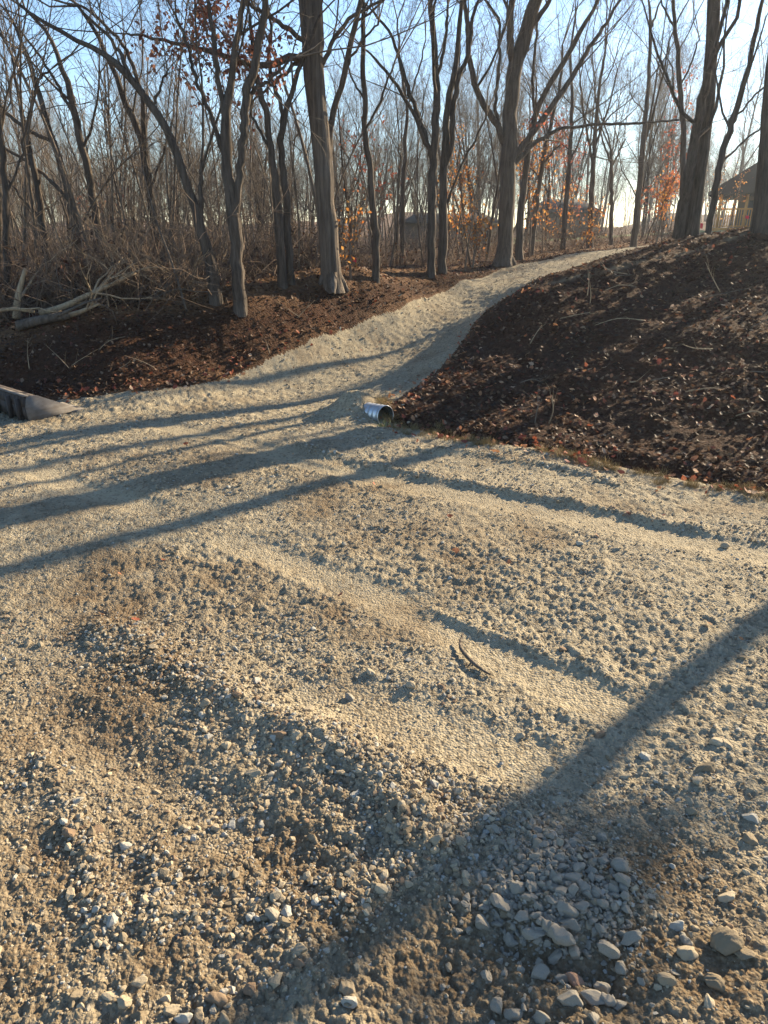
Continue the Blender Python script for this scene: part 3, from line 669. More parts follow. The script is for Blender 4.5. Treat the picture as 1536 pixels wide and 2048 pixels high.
hero('narrow dark trunk close behind the forked oak, right of it', 11.3, [(566, 575, 17), (557, 450, 16), (550, 350, 13), (543, 300, 11), (527, 200, 10), (513, 160, 9), (505, 100, 7), (500, 30, 5)], [[(545, 310, 6), (520, 260, 5), (500, 225, 4)]], 'bark_dark', seed=19, spawn=.6)
hero('straight trunk that forks in a wide V just left of the shaggy tree', 11.8, [(582, 570, 16), (574, 433, 13), (567, 333, 12), (563, 277, 11), (577, 210, 9), (600, 133, 7), (618, 90, 6), (640, 30, 4)],
     [[(563, 280, 8), (562, 213, 7), (550, 180, 7), (537, 127, 6), (545, 60, 5), (530, 0, 4)]], 'bark_dark', seed=20, spawn=.6)
hero('grey trunk rising from behind the shaggy tree and leaning right', 12.2, [(660, 560, 15), (658, 420, 14), (656, 330, 13), (664, 240, 11), (687, 150, 10), (707, 67, 9), (722, 0, 8)], [[(690, 140, 5), (720, 90, 4), (760, 40, 3)]], 'bark', seed=21, spawn=.7)
hero('dark straight trunk standing beside the bank right of the shaggy tree', 12.3, [(753, 563, 15), (750, 450, 14), (740, 350, 12), (730, 267, 10), (728, 183, 9), (728, 100, 8), (725, 0, 7)], [[(731, 260, 4), (760, 200, 4), (790, 120, 3)], [(729, 200, 4), (700, 150, 3), (680, 90, 2)]], 'bark_dark', seed=22, spawn=.7)
hero('thin pole like tree between the dark straight trunk and the twin trunks', 14.5, [(803, 548, 9), (805, 433, 8), (810, 300, 7), (813, 207, 5), (800, 130, 4), (795, 40, 3)], [[(812, 220, 3), (835, 150, 3), (850, 80, 2)]], 'bark', seed=23, spawn=.6)
hero('left one of the twin dark trunks, with two limbs arching left', 13.3, [(862, 549, 15), (864, 400, 16), (867, 317, 15), (873, 200, 13), (873, 133, 11), (863, 33, 9), (860, 0, 8)],
     [[(862, 307, 8), (843, 253, 8), (813, 167, 7), (787, 80, 5), (750, 27, 4)], [(863, 318, 7), (849, 280, 6), (816, 207, 6), (770, 140, 5), (735, 100, 3)], [(875, 150, 6), (890, 90, 5), (895, 10, 4)]], 'bark_dark', seed=24, spawn=.6)
hero('right one of the twin dark trunks, splitting into close upright stems', 13.6, [(885, 542, 16), (886, 417, 15), (890, 300, 13), (896, 200, 11), (911, 140, 9), (919, 60, 8), (924, 0, 6)],
     [[(892, 330, 8), (904, 290, 9), (907, 219, 9), (918, 153, 8), (937, 109, 7), (942, 55, 6), (955, 0, 5)], [(890, 420, 5), (915, 350, 4), (945, 290, 4), (975, 230, 3)]], 'bark_dark', seed=25, spawn=.6)
hero('big spreading oak beside the drive bend with a long level limb to the right', 14.3,
     [(1008, 530, 30), (1013, 410, 27), (1019, 300, 28), (1021, 219, 24), (1028, 137, 25), (1038, 109, 24), (1052, 68, 22), (1062, 27, 22), (1070, 0, 21)],
     [[(1024, 130, 12), (1021, 82, 12), (1024, 0, 10)], [(1010, 290, 13), (997, 254, 11), (970, 213, 11), (948, 164, 10), (939, 109, 9), (934, 41, 8), (928, 0, 7)], [(1002, 262, 7), (991, 219, 6), (994, 164, 6), (999, 109, 5), (997, 41, 4), (970, 0, 3)],
      [(1026, 315, 12), (1054, 282, 11), (1095, 224, 10), (1128, 180, 9), (1155, 137, 8), (1177, 96, 7), (1200, 66, 6), (1240, 0, 4)],
      [(1024, 335, 9), (1057, 298, 8), (1084, 276, 7), (1109, 262, 6), (1142, 254, 5), (1200, 249, 5), (1289, 246, 4), (1363, 238, 3)], [(1052, 70, 9), (1080, 30, 8), (1100, 0, 7)]], 'bark', seed=26, spawn=.6, clean_limbs=(4,), flare=1.4, ext=3)
hero('tree close behind the big spreading oak, bending right into a long limb', 15.3, [(1038, 522, 15), (1042, 437, 13), (1053, 328, 11), (1068, 238, 10), (1095, 175, 9), (1123, 131, 9), (1150, 82, 8), (1183, 27, 6), (1196, 0, 5)], [[(1070, 235, 5), (1066, 150, 5), (1075, 60, 4)]], 'bark', seed=27, leafing=('leaf_red', 160, 1080, 300, 70, 90))
hero('thin trunk hung with red leaves right of the big spreading oak', 16.5, [(1062, 514, 10), (1073, 410, 9), (1090, 300, 7), (1104, 240, 6), (1120, 170, 5), (1125, 90, 3)], [[(1085, 330, 4), (1120, 290, 3), (1140, 300, 2)]], 'bark', seed=28, spawn=.3, leafing=('leaf_red', 280, 1105, 320, 80, 110))
hero('slim grey tree beyond the drive with rusty leaves low on it', 18.5, [(1125, 502, 10), (1134, 383, 8), (1142, 273, 7), (1145, 191, 5), (1140, 120, 4), (1150, 40, 3)], [[(1138, 330, 4), (1165, 260, 3), (1180, 180, 2)]], 'bark', seed=29, spawn=.3, leafing=('leaf_red', 240, 1150, 390, 60, 80))
hero('grey trunk at the far side of the drive in front of the lawn', 18.5, [(1178, 504, 12), (1184, 383, 9), (1190, 273, 7), (1197, 190, 5), (1210, 110, 4)], [[(1187, 330, 5), (1170, 250, 4), (1160, 160, 3)], [(1188, 300, 4), (1215, 220, 3), (1235, 140, 2)]], 'bark', seed=30, spawn=.4)
hero('tall straight slim tree with a Y at its top, right of the lawn', 17.0, [(1267, 495, 12), (1276, 410, 10), (1284, 314, 9), (1290, 246, 8), (1297, 164, 6), (1301, 60, 5), (1297, 0, 3)], [[(1301, 62, 4), (1315, 20, 3), (1327, -10, 2)], [(1270, 470, 8), (1277, 380, 7), (1288, 290, 6)]], 'bark', seed=31, spawn=.55, dens=.7)
hero('short thin tree standing in front of the pale sky above the lawn', 21, [(1222, 489, 8), (1223, 400, 7), (1223, 330, 6), (1222, 300, 4)], [[(1223, 330, 4), (1205, 280, 3), (1195, 240, 2)], [(1223, 335, 4), (1245, 290, 3), (1250, 280, 2)]], 'bark', seed=32, spawn=.6)
hero('slender tree behind the twin leaning trunks, bowing left', 13.4, [(1361, 474, 10), (1364, 380, 9), (1366, 273, 9), (1360, 164, 8), (1351, 55, 6), (1346, 0, 5)], [[(1352, 60, 4), (1330, 20, 3), (1315, -20, 2)], [(1361, 170, 3), (1385, 120, 3), (1400, 70, 2)]], 'bark', seed=33, spawn=.6, dens=.7)
hero('twin leaning trunks joined at half height on top of the right bank', 12.0, [(1383, 474, 23), (1398, 355, 23), (1412, 246, 21), (1420, 137, 20), (1428, 0, 19)], [[(1356, 474, 22), (1366, 410, 19), (1377, 355, 18), (1393, 260, 16), (1408, 185, 15), (1418, 140, 10)]], 'bark_dark', seed=34, spawn=.75, clean_limbs=(0,), flare=1.2, ext=5, dens=.7)
hero('thinner trunk leaning right in front of the house porch', 13.0, [(1416, 472, 10), (1437, 342, 11), (1464, 246, 10), (1497, 137, 8), (1519, 27, 6), (1525, 0, 5)], [[(1440, 330, 4), (1480, 290, 3), (1530, 250, 3)], [(1460, 255, 4), (1500, 200, 3), (1545, 160, 3)]], 'bark_dark', seed=35, spawn=.4)
hero('massive dark trunk cut by the right edge of the photo', 11.6, [(1549, 462, 68), (1552, 380, 62), (1555, 280, 55), (1564, 150, 48), (1580, 0, 44)], [], 'bark_dark', seed=36, spawn=.8, flare=1.24, ext=5)
# two trees standing outside the frame on the right bank; their shadows cross the gravel
def off_tree(x, y, r, h, seed, label, shade=None):
    base = np.array([x * S, y * S, float(ground_z(np.array([x * S]), np.array([y * S]), False)[0])]); R = np.random.default_rng(seed)
    p = np.array([[0, 0, -.15], [.03, 0, h * .25], [.1, .05, h * .5], [.05, .15, h * .75], [.2, .2, h]]); pp, rr = smooth_path(p, np.array([1, .85, .7, .55, .35]) * r, 18)
    root = empty('bare_tree', base, label, 'tree', 'slim trees beyond the frame edge' if label.startswith('slim') else None); tb, cb = MB(), MB(); tb.tube(pp, rr, 12, False); growth(tb, cb, [(pp, rr, .6)], seed, .6)
    if shade is not None:  # leafy limb added out of view so that its shade falls on the stone pile
        c = np.array(PZ(*shade)) + np.array(sun_dir) * 12.4 - base; i = int(np.argmin(np.abs(pp[:, 2] - c[2] + .8))); lim, lr = smooth_path(np.array([pp[i], (pp[i] + c) * .5 + [0, 0, .1], c]), np.array([.05, .035, .012]), 10); tb.tube(lim, lr, 6, False)
        b = np.repeat(lim[7:], 16, axis=0); tp = cb.strands(b, R.normal(size=b.shape), R.uniform(.2, .5, len(b)), np.full(len(b), .006), 3, .25, 0)
        leaf_cloud(np.concatenate([tp[:, 3], tp[:, 2]]), 260, .11, 'leaf_oak', 'leaves', root, .06)
    tb.build('trunk', M['bark_dark'], root, True); cb.build('crown', M['twig'], root)
off_tree(7.4, 11.25, .15, 15, 41, 'tall tree on the right bank beyond the frame edge, behind the massive trunk')
off_tree(6.6, 7.0, .105, 14, 42, 'tall tree on the right bank nearest the gravel, beyond the frame edge', (1090, 1800))

for k, (px, py, t, r) in enumerate([(0, 890, 14.8, .07), (60, 935, 13.5, .06), (200, 905, 13.5, .08), (330, 935, 13, .065), (120, 1010, 12.5, .06), (480, 770, 16.5, .08), (560, 790, 17, .08), (620, 830, 15.5, .06)]):
    q = np.array(PZ(px, py)) / S; off_tree(q[0] + math.sin(SUN_AZ) * t, q[1] + math.cos(SUN_AZ) * t, r, 9 + 2 * (k % 3), 60 + k, 'slim bare tree on the hill to the right, beyond the frame edge')
# ------------------------------------------------------------------ the woods behind: kinds built once, then copied tree by tree
def template(seed, h, r, fork, lean, dens=1.0, bark='bark'):
    R = np.random.default_rng(seed); tb, cb = MB(), MB()
    p = [np.array([0, 0, -.2])]; c = np.array([lean, R.normal(0, .05), 1.0]); n = 6
    for i in range(n): c = c + R.normal(0, .06, 3) * [1, 1, 0]; c[2] = 1; p.append(p[-1] + c / np.linalg.norm(c) * h * .8 / n)
    pp, rr = smooth_path(p, np.linspace(1, .35, n + 1) * r, 18); rr[0] *= 1.3; tb.tube(pp, rr, 8, False); st = [(pp, rr, .42)]
    for _ in range(fork):
        t = R.integers(6, 13); d = np.array([R.normal(0, .4), R.normal(0, .4), 1.0]); d /= np.linalg.norm(d); q = [pp[t]]
        for _ in range(5): d = d + R.normal(0, .1, 3); d[2] += .12; d /= np.linalg.norm(d); q.append(q[-1] + d * h * .45 / 5)
        q, w = smooth_path(q, np.linspace(.65, .2, 6) * rr[t], 12); tb.tube(q, w, 6, False); st.append((q, w, .2))
    tips = growth(tb, cb, st, seed, dens, 1.25, .0048, .6, 1.15, 3)
    a = tb.mesh('trunk', True); a.materials.append(M[bark]); b = cb.mesh('crown'); b.materials.append(M['twig']); return a, b, tips
TPS = [(17, .16, 1, .03), (20, .20, 2, -.05), (15, .11, 1, .1), (18, .14, 2, -.1), (22, .22, 1, 0), (13, .09, 0, .05), (16, .12, 3, .02), (19, .17, 2, .07)]
TPH = [t[0] for t in TPS]
TPL = [template(500 + i, h, r, f, l, bark=('bark', 'bark_dark')[i % 2]) for i, (h, r, f, l) in enumerate(TPS)]
placed = []
def free(x, y, dmin):
    return all((x - a) ** 2 + (y - b) ** 2 > dmin * dmin for a, b in placed)
LEFT_LABEL = 'slender bare tree in the dense brown woods left of the drive'
MID_LABEL = 'slender bare grey tree in the thin woods beyond the bend of the drive'
def wood_tree(x, y, label, group, h):
    k = int(rng.integers(0, len(TPL))); a, b, _ = TPL[k]; z = float(ground_z(np.array([x]), np.array([y]), False)[0]); s = h / (TPH[k] * 1.12)
    root = empty('woodland_tree', (x, y, z), label, 'tree', group); root.rotation_euler = (rng.normal(0, .05), rng.normal(0, .05), rng.uniform(0, 6.28)); root.scale = (s, s, s * rng.uniform(.95, 1.1))
    link('trunk', a, None, root); link('crown', b, None, root); placed.append((x, y))
def woods():
    n = 0
    for _ in range(20000):
        if n >= 235: break
        Y = float(np.exp(rng.uniform(math.log(15), math.log(72)))); px = rng.uniform(-300, 1000); d = ray(px, 520); x, y = d[0] / d[1] * Y * S, Y * S
        h = 1.5 + Y * S * math.tan(math.radians(rng.uniform(4.0, 9.5) if rng.random() < .88 else rng.uniform(9, 17)))
        if h < 5.0 or h > 24: continue
        if free(x, y, .7 + Y * .02): wood_tree(x, y, LEFT_LABEL, 'bare trees of the woods left of the drive', h); n += 1
    n = 0
    for _ in range(20000):
        if n >= 85: break
        Y = float(np.exp(rng.uniform(math.log(22), math.log(72)))); px = rng.uniform(930, 1700); d = ray(px, 480); x, y = d[0] / d[1] * Y * S, Y * S
        h = 1.2 + Y * S * math.tan(math.radians(rng.uniform(5.0, 12.5)))
        if h < 5.0 or h > 24: continue
        if 1160 < px < 1262 and Y < 60: continue
        if 27 < Y < 46 and px > 1380: continue
        if px > 1330 and Y < 27: continue
        if free(x, y, 1.8): wood_tree(x, y, MID_LABEL, 'bare trees beyond the bend of the drive', h); n += 1
woods()
# far-off wood: one mass
def far_wood():
    pts, rot, sc = [], [], []
    for _ in range(650):
        Y = rng.uniform(68, 128); px = rng.uniform(-500, 2000); d = ray(px, 470); x, y = d[0] / d[1] * Y * S, Y * S
        pts.append((x, y, float(ground_z(np.array([x]), np.array([y]), False)[0]) - .3)); rot.append((0, 0, rng.uniform(0, 6.28))); sc.append(rng.uniform(.35, .65))
    meshes = []
    for a, b, _ in TPL[:5]:
        va = np.empty(len(a.vertices) * 3, np.float32); a.vertices.foreach_get('co', va); vb = np.empty(len(b.vertices) * 3, np.float32); b.vertices.foreach_get('co', vb)
        def faces(m, off):
            ls = np.empty(len(m.loops), np.int32); m.loops.foreach_get('vertex_index', ls); return ls.reshape(-1, 4) + off
        m = mk_mesh('far_tree', np.concatenate([va, vb]).reshape(-1, 3), np.concatenate([faces(a, 0), faces(b, len(a.vertices))])); m.materials.append(M['twig']); meshes.append(m)
    scatter('distant_woods', pts, rot, sc, meshes, 'far bare woods closing the view behind the trees')
far_wood()

# saplings: thin poles and whips at the wood edge, copied one by one
def sapling_tpl(seed, h, r, leafy=None):
    R = np.random.default_rng(seed); cb = MB(); c = np.array([R.normal(0, .18), R.normal(0, .18), 1.0]); p = [np.array([0, 0, -.1])]
    for i in range(6): c = c + R.normal(0, .09, 3); c /= np.linalg.norm(c); p.append(p[-1] + c * h / 6)
    pp, rr = smooth_path(p, np.linspace(1, .25, 7) * r, 14); cb.tube(pp, rr, 5, False)
    n = 16; t = R.uniform(.25, 1, n); s = np.linspace(0, 1, 14); b = np.stack([np.interp(t, s, pp[:, k]) for k in range(3)], -1); d = R.normal(0, .7, (n, 3)); d[:, 2] = np.abs(d[:, 2]) + .5
    global rng; keep = rng; rng = R
    path = cb.strands(b, d, R.uniform(.3, 1.0, n) * h * .25, np.full(n, r * .3), 3, .2, .1); idx = np.repeat(np.arange(n), 3); t = R.integers(1, 4, len(idx)); d2 = path[idx, t] - path[idx, t - 1] + R.normal(0, .12, (len(idx), 3))
    p2 = cb.strands(path[idx, t], d2, R.uniform(.15, .5, len(idx)), np.full(len(idx), r * .18), 2, .2, .05); rng = keep
    m = cb.mesh('stem', False); m.materials.append(M['twig']); return m, np.concatenate([path[:, 3], path[:, 2], p2[:, -1]])
SAP = [sapling_tpl(700 + i, h, r) for i, (h, r) in enumerate([(4.5, .028), (3.2, .02), (5.5, .035), (2.6, .016), (3.8, .022), (6.5, .04)])]
def saplings():
    n = 0
    for _ in range(6000):
        if n >= 285: break
        Y = float(np.exp(rng.uniform(math.log(10.2), math.log(30)))); px = rng.uniform(-150, 1010); d = ray(px, 560); x, y = d[0] / d[1] * Y * S, Y * S
        xa, ya = np.array([x]), np.array([y])
        if sdist(xa, ya, gravel_poly)[0] > -.5 or sdist(xa, ya, left_bank_poly)[0] > -.1: continue
        if px > 600 and rng.random() < .5: continue
        z = float(ground_z(xa, ya)[0]); o = link('sapling', SAP[int(rng.integers(0, 6))][0], None, None, (x, y, z)); s = float(rng.uniform(.6, 1.2)); o.scale = (s, s, s); o.rotation_euler = (rng.normal(0, .1), rng.normal(0, .1), rng.uniform(0, 6.28))
        tag(o, 'thin bare sapling in the brush at the edge of the left woods', 'sapling', 'bare saplings of the left woods'); n += 1
saplings()
# young trees that keep their leaves
def leafy(px, py, Y, h, mat, cnt, label, seed, group=None):
    q = P(px, py, hitY(px, py, Y)); z = float(ground_z(q[:1], q[1:2], False)[0]); m, tips = sapling_tpl(seed, h, .03); root = empty('leafy_sapling', (q[0], q[1], z), label, 'sapling', group)
    link('stem', m, None, root); leaf_cloud(tips, int(cnt * 1.0), .085, mat, 'leaves', root, .10)
for i, a in enumerate([(900, 525, 15.5, 3.2, 'leaf_gold', 420, 'young beech with golden leaves just right of the twin dark trunks'), (945, 540, 15, 1.7, 'leaf_gold', 260, 'low golden leaved sapling left of the big spreading oak'),
                       (1058, 515, 17, 3.0, 'leaf_gold', 420, 'orange leaved sapling at the right foot of the big spreading oak'), (1085, 500, 19, 3.4, 'leaf_gold', 420, 'orange leaved sapling between the two thin trunks right of the oak'),
                       (1105, 500, 18, 2.2, 'leaf_gold', 300, 'low orange bush beside the thin red leaved trunk'), (1150, 497, 22, 4.5, 'leaf_red', 500, 'red leaved sapling on the far side of the drive left of the lawn'),
                       (1160, 498, 19, 1.5, 'leaf_gold', 220, 'low orange bush at the far edge of the drive'), (1290, 490, 19, 3.4, 'leaf_red', 420, 'rusty leaved sapling right of the tall Y topped tree'),
                       (1325, 485, 20, 4.2, 'leaf_red', 520, 'red leaved sapling left of the twin leaning trunks'), (1310, 490, 18, 2.0, 'leaf_gold', 260, 'low orange bush left of the twin leaning trunks'),
                       (1418, 470, 20, 2.2, 'leaf_gold', 110, 'orange leaved sapling in front of the house porch'), (1452, 465, 24, 2.4, 'leaf_gold', 110, 'golden sapling beside the porch rail of the house'),
                       (765, 545, 14, 4.0, 'leaf_red', 200, 'thin red leaved sapling right of the dark straight trunk'), (700, 560, 12.5, 1.3, 'leaf_gold', 120, 'low yellowing bush right of the shaggy tree base'),
                       (20, 640, 11, 4.5, 'leaf_oak', 380, 'rusty leaved sapling at the far left edge of the woods'), (170, 590, 15, 4.0, 'leaf_oak', 180, 'sparse rusty sapling deep in the left woods'), (920, 520, 20, 3.5, 'leaf_gold', 300, 'golden sapling farther back between the twin trunks and the oak')]):
    leafy(*a, 800 + i)
# undergrowth: tangled brush that nobody could count
def undergrowth():
    ms = []
    for s in range(5):
        mb = MB(); n = 24; b = np.stack([rng.normal(0, .45, n), rng.normal(0, .45, n), np.full(n, -.05)], -1); d = np.stack([rng.normal(0, .6, n), rng.normal(0, .6, n), np.full(n, .9)], -1)
        p = mb.strands(b, d, rng.uniform(.6, 1.7, n), np.full(n, .009), 4, .28, -.03); i = np.repeat(np.arange(n), 4); t = rng.integers(1, 5, len(i)); dd = p[i, t] - p[i, t - 1] + rng.normal(0, .2, (len(i), 3))
        mb.strands(p[i, t], dd, rng.uniform(.15, .6, len(i)), np.full(len(i), .005), 2, .3, 0); m = mb.mesh(f'brush_{s}'); m.materials.append(M['brush']); ms.append(m)
    for s in range(2):
        mb = MB(); n = 24; b = np.stack([rng.normal(0, .35, n), rng.normal(0, .35, n), np.full(n, -.05)], -1); d = np.stack([rng.normal(0, .6, n), rng.normal(0, .6, n), np.full(n, .9)], -1)
        p = mb.strands(b, d, rng.uniform(.5, 1.3, n), np.full(n, .005), 3, .25, -.03); tips = p[:, 1:].reshape(-1, 3); k = 90
        c = tips[rng.integers(0, len(tips), k)] + rng.normal(0, .08, (k, 3)); u = rng.normal(size=(k, 3)) * .03; w = rng.normal(size=(k, 3)) * .02
        mb.add(np.stack([c, c + u + w, c + 2 * u, c + u - w], 1).reshape(-1, 3), np.arange(k * 4).reshape(-1, 4)); m = mb.mesh(f'leafy_brush_{s}'); m.materials.append(M['litter']); ms.append(m)
    n = 3000; Y = np.exp(rng.uniform(math.log(9.0), math.log(50), n)); px = rng.uniform(-200, 1350, n); u = (px - 768) / F; x = u / 1.04 * Y * S; y = Y * S
    sg = sdist(x, y, gravel_poly); lb = sdist(x, y, left_bank_poly); rb = sdist(x, y, right_bank_poly); lw = inside(x, y, lawn_poly)
    k = (sg < -.6) & (lb < -.75) & (rb < 0) & ~lw & (rng.random(n) < np.where(px > 640, .28, 1) * np.clip(.6 + fbm(x * .5, y * .5, 3, 601), .1, 1)); x, y = x[k], y[k]
    z = ground_z(x, y, False); rot = np.stack([0 * x, 0 * x, rng.uniform(0, 6.28, len(x))], -1)
    scatter('undergrowth', np.stack([x, y, z], -1), rot, rng.uniform(.4, 1.1, len(x)) * np.where(x / y > -.1, .65, 1) * (1 + y / 60), ms, 'tangled brown brush under the trees')
M['brush'] = mat_plain('brush_twigs', (.24, .165, .11), (.09, .062, .045), 1.2, .9, bump=.001)
undergrowth()

# ------------------------------------------------------------------ fallen trunk and cut branches at the wood edge
def fallen(label, pts, rad, name, mat, seed, twigs=14, group=None, cat='log'):
    R = np.random.default_rng(seed); base = np.array(pts[0]); p = np.array(pts) - base; pp, rr = smooth_path(p, rad, 14); tb = MB(); tb.tube(pp, rr, 9, True)
    root = empty(name, base, label, cat, group); tb.build('trunk', M[mat], root, True)
    for k in range(max(1, twigs // 4)):
        t = int(R.integers(4, 13)); d = pp[t] - pp[t - 1]; d /= np.linalg.norm(d); d = d + R.normal(0, .5, 3); d[2] = abs(d[2]) * .8 + .1; q = [pp[t]]
        for _ in range(5): d = d / np.linalg.norm(d) + R.normal(0, .22, 3); q.append(q[-1] + d / np.linalg.norm(d) * R.uniform(.12, .28))
        bb = MB(); w = np.linspace(.5, .15, 6) * rr[t]; bb.tube(q, w, 5, False)
        q = np.array(q); n = 6; ii = R.integers(1, 5, n); dd = q[ii + 1] - q[ii] + R.normal(0, .12, (n, 3)); bb.strands(q[ii], dd, R.uniform(.2, .6, n), np.full(n, .005), 3, .25, .05); bb.build('branch', M[mat], root)
    return root
def gpt(px, py, Y, up=0):
    q = P(px, py, Y - .5); return (q[0], q[1], float(ground_z(q[:1], q[1:2], False)[0]) + up)
fallen('fallen bare trunk with pale broken branches lying across the wood edge', [gpt(85, 660, 8.75, .10), gpt(130, 652, 8.8, .14), gpt(190, 632, 8.95, .28), gpt(250, 612, 9.1, .42), gpt(280, 600, 9.2, .5)], [.05, .046, .038, .026, .012], 'fallen_tree', 'twig_pale', 61, 24)
fallen('short split branch with torn yellow wood below the fallen trunk', [gpt(130, 668, 8.65, .05), gpt(165, 662, 8.7, .1), gpt(205, 648, 8.75, .2)], [.045, .035, .015], 'broken_branch', 'twig_pale', 62, 8, None, 'branch')
fallen('thick cut log with a sawn end lying left of the fallen trunk', [gpt(40, 680, 8.45, .1), gpt(90, 675, 8.5, .12), gpt(145, 668, 8.6, .12)], [.075, .07, .065], 'cut_log', 'bark', 63, 1)
fallen('long straight pale pole lying on the brush at the far left', [gpt(-20, 655, 8.6, .3), gpt(30, 652, 8.7, .25), gpt(75, 660, 8.7, .15)], [.03, .03, .025], 'cut_pole', 'twig_pale', 64, 1, None, 'pole')
fallen('pale torn stump of a branch leaning up behind the cut log', [gpt(38, 665, 8.9, .05), gpt(45, 645, 8.95, .35), gpt(62, 600, 9.0, .75)], [.06, .05, .025], 'broken_branch', 'twig_pale', 65, 4, None, 'branch')
fallen('bare broken limb leaning against the brush left of the forked oak', [gpt(375, 640, 8.95, .02), gpt(352, 600, 9.2, .6), gpt(322, 540, 9.6, 1.3), gpt(300, 470, 10, 2.2)], [.02, .017, .013, .007], 'leaning_branch', 'bark', 66, 4, None, 'branch')
def brush_pile():
    R = np.random.default_rng(88)
    for k in range(10):
        px = R.uniform(150, 420); py = 662 - (px - 150) * .10 + R.uniform(-14, 6); b = np.array(gpt(px, py, 8.75 + (px - 150) * .003, .05)); a = R.uniform(-.5, 3.4); d = np.array([math.cos(a), R.normal(0, .3), R.uniform(.1, .75)]); d /= np.linalg.norm(d); L = R.uniform(.7, 1.6)
        fallen('thin cut branch in the brush pile right of the fallen trunk', [b, b + d * L * .4 + R.normal(0, .06, 3), b + d * L * .75 + R.normal(0, .1, 3), b + d * L + R.normal(0, .15, 3)], [.012, .010, .007, .003], 'cut_branch', 'twig_pale' if k % 2 else 'bark', 90 + k, 12, 'cut branches of the brush pile', 'branch')
brush_pile()
def stick(label, pts, rad, mat='twig_pale', group=None, name='stick', twigs=2, seed=0):
    R = np.random.default_rng(seed); base = np.array(pts[0]); pp, rr = smooth_path(np.array(pts) - base, rad, 10); mb = MB(); mb.tube(pp, rr, 6)
    if twigs:
        ii = R.integers(2, 8, twigs); d = pp[ii + 1] - pp[ii]; d = d / np.linalg.norm(d, axis=1)[:, None] + R.normal(0, .6, d.shape); mb.strands(pp[ii], d, R.uniform(.1, .3, twigs), np.full(twigs, rr[5] * .5), 3, .2, .05)
    return tag(mb.build(name, M[mat], None, True, base), label, 'stick', group)
def gp(px, py, up=.0, Y=None):
    q = PZ(px, py) if Y is None else P(px, py, hitY(px, py, Y)); return (q[0], q[1], float(ground_z(q[:1], q[1:2])[0]) + up)
stick('bent dry stick lying alone on the gravel in the middle', [gp(926, 1278, .05), gp(919, 1300, .03), gp(935, 1325, .02), gp(957, 1345, .015), gp(980, 1358, .01)], [.004, .009, .011, .009, .005], 'bark', twigs=1, seed=3)
stick('thin twig lying on the gravel left of the middle', [gp(480, 1215, .01), gp(505, 1203, .03), gp(530, 1188, .03)], [.004, .004, .003], 'twig', twigs=0)
def bank_sticks():
    R = np.random.default_rng(70)
    for k, (px, py, Y, L, up, a) in enumerate([(1395, 600, 8.2, .7, .2, .4), (1440, 585, 8.3, .6, .5, 2.0), (1260, 765, 6.4, .5, .02, 0), (1300, 762, 6.4, .5, .02, .1), (1180, 610, 8.2, .3, 1.5, 1.5), (1175, 590, 8.3, .35, 1.2, 1.6), (1500, 660, 7.2, .5, .5, .8), (1520, 640, 7.3, .5, .6, 1.0), (1470, 840, 5.7, .4, .1, .3), (1230, 553, 9.1, .6, .1, 0),
                                                (1255, 548, 9.1, .5, .2, 2.6), (1330, 700, 7.0, .6, .05, .2), (1440, 645, 7.5, .6, .1, .1), (1210, 580, 8.8, .5, .2, .6), (1060, 690, 7.5, .3, .4, 1.2), (1070, 845, 5.9, .35, .9, 1.5), (1098, 850, 5.9, .3, 1.4, 1.6), (1120, 640, 8.1, .5, .15, .3), (1040, 770, 6.8, .4, .1, .2), (1370, 790, 6.1, .5, .05, .1),
                                                (1290, 650, 7.7, .8, .03, 2.9), (1500, 745, 6.3, .6, .05, .1), (1150, 740, 6.8, .4, .05, .4), (1425, 700, 6.8, .5, .08, 2.8)]):
        b = np.array(gp(px, py, .02, Y)); d = np.array([math.cos(a), R.normal(0, .2), up]); d /= np.linalg.norm(d)
        stick('dead grey stick lying in the leaves of the dark right bank', [b, b + d * L * .5 + R.normal(0, .02, 3), b + d * L + R.normal(0, .04, 3)], [.008, .007, .003], 'twig_pale' if k % 3 else 'twig', 'sticks on the right bank', twigs=3, seed=k)
    for k, (px, py, Y) in enumerate([(145, 738, 7.7), (60, 745, 7.6), (200, 705, 8.1), (595, 640, 9.3), (600, 640, 9.3), (240, 748, 7.6), (310, 745, 7.8), (540, 712, 8.3), (140, 745, 7.6)]):
        b = np.array(gp(px, py, .02, Y)); a = R.uniform(0, 3.1); d = np.array([math.cos(a), R.normal(0, .2), R.uniform(.1, .9)]); d /= np.linalg.norm(d); L = R.uniform(.2, .5)
        stick('dead twig poking out of the dark left bank', [b, b + d * L * .5, b + d * L + R.normal(0, .04, 3)], [.006, .005, .002], 'twig_pale', 'twigs on the left bank', twigs=3, seed=100 + k)
bank_sticks()

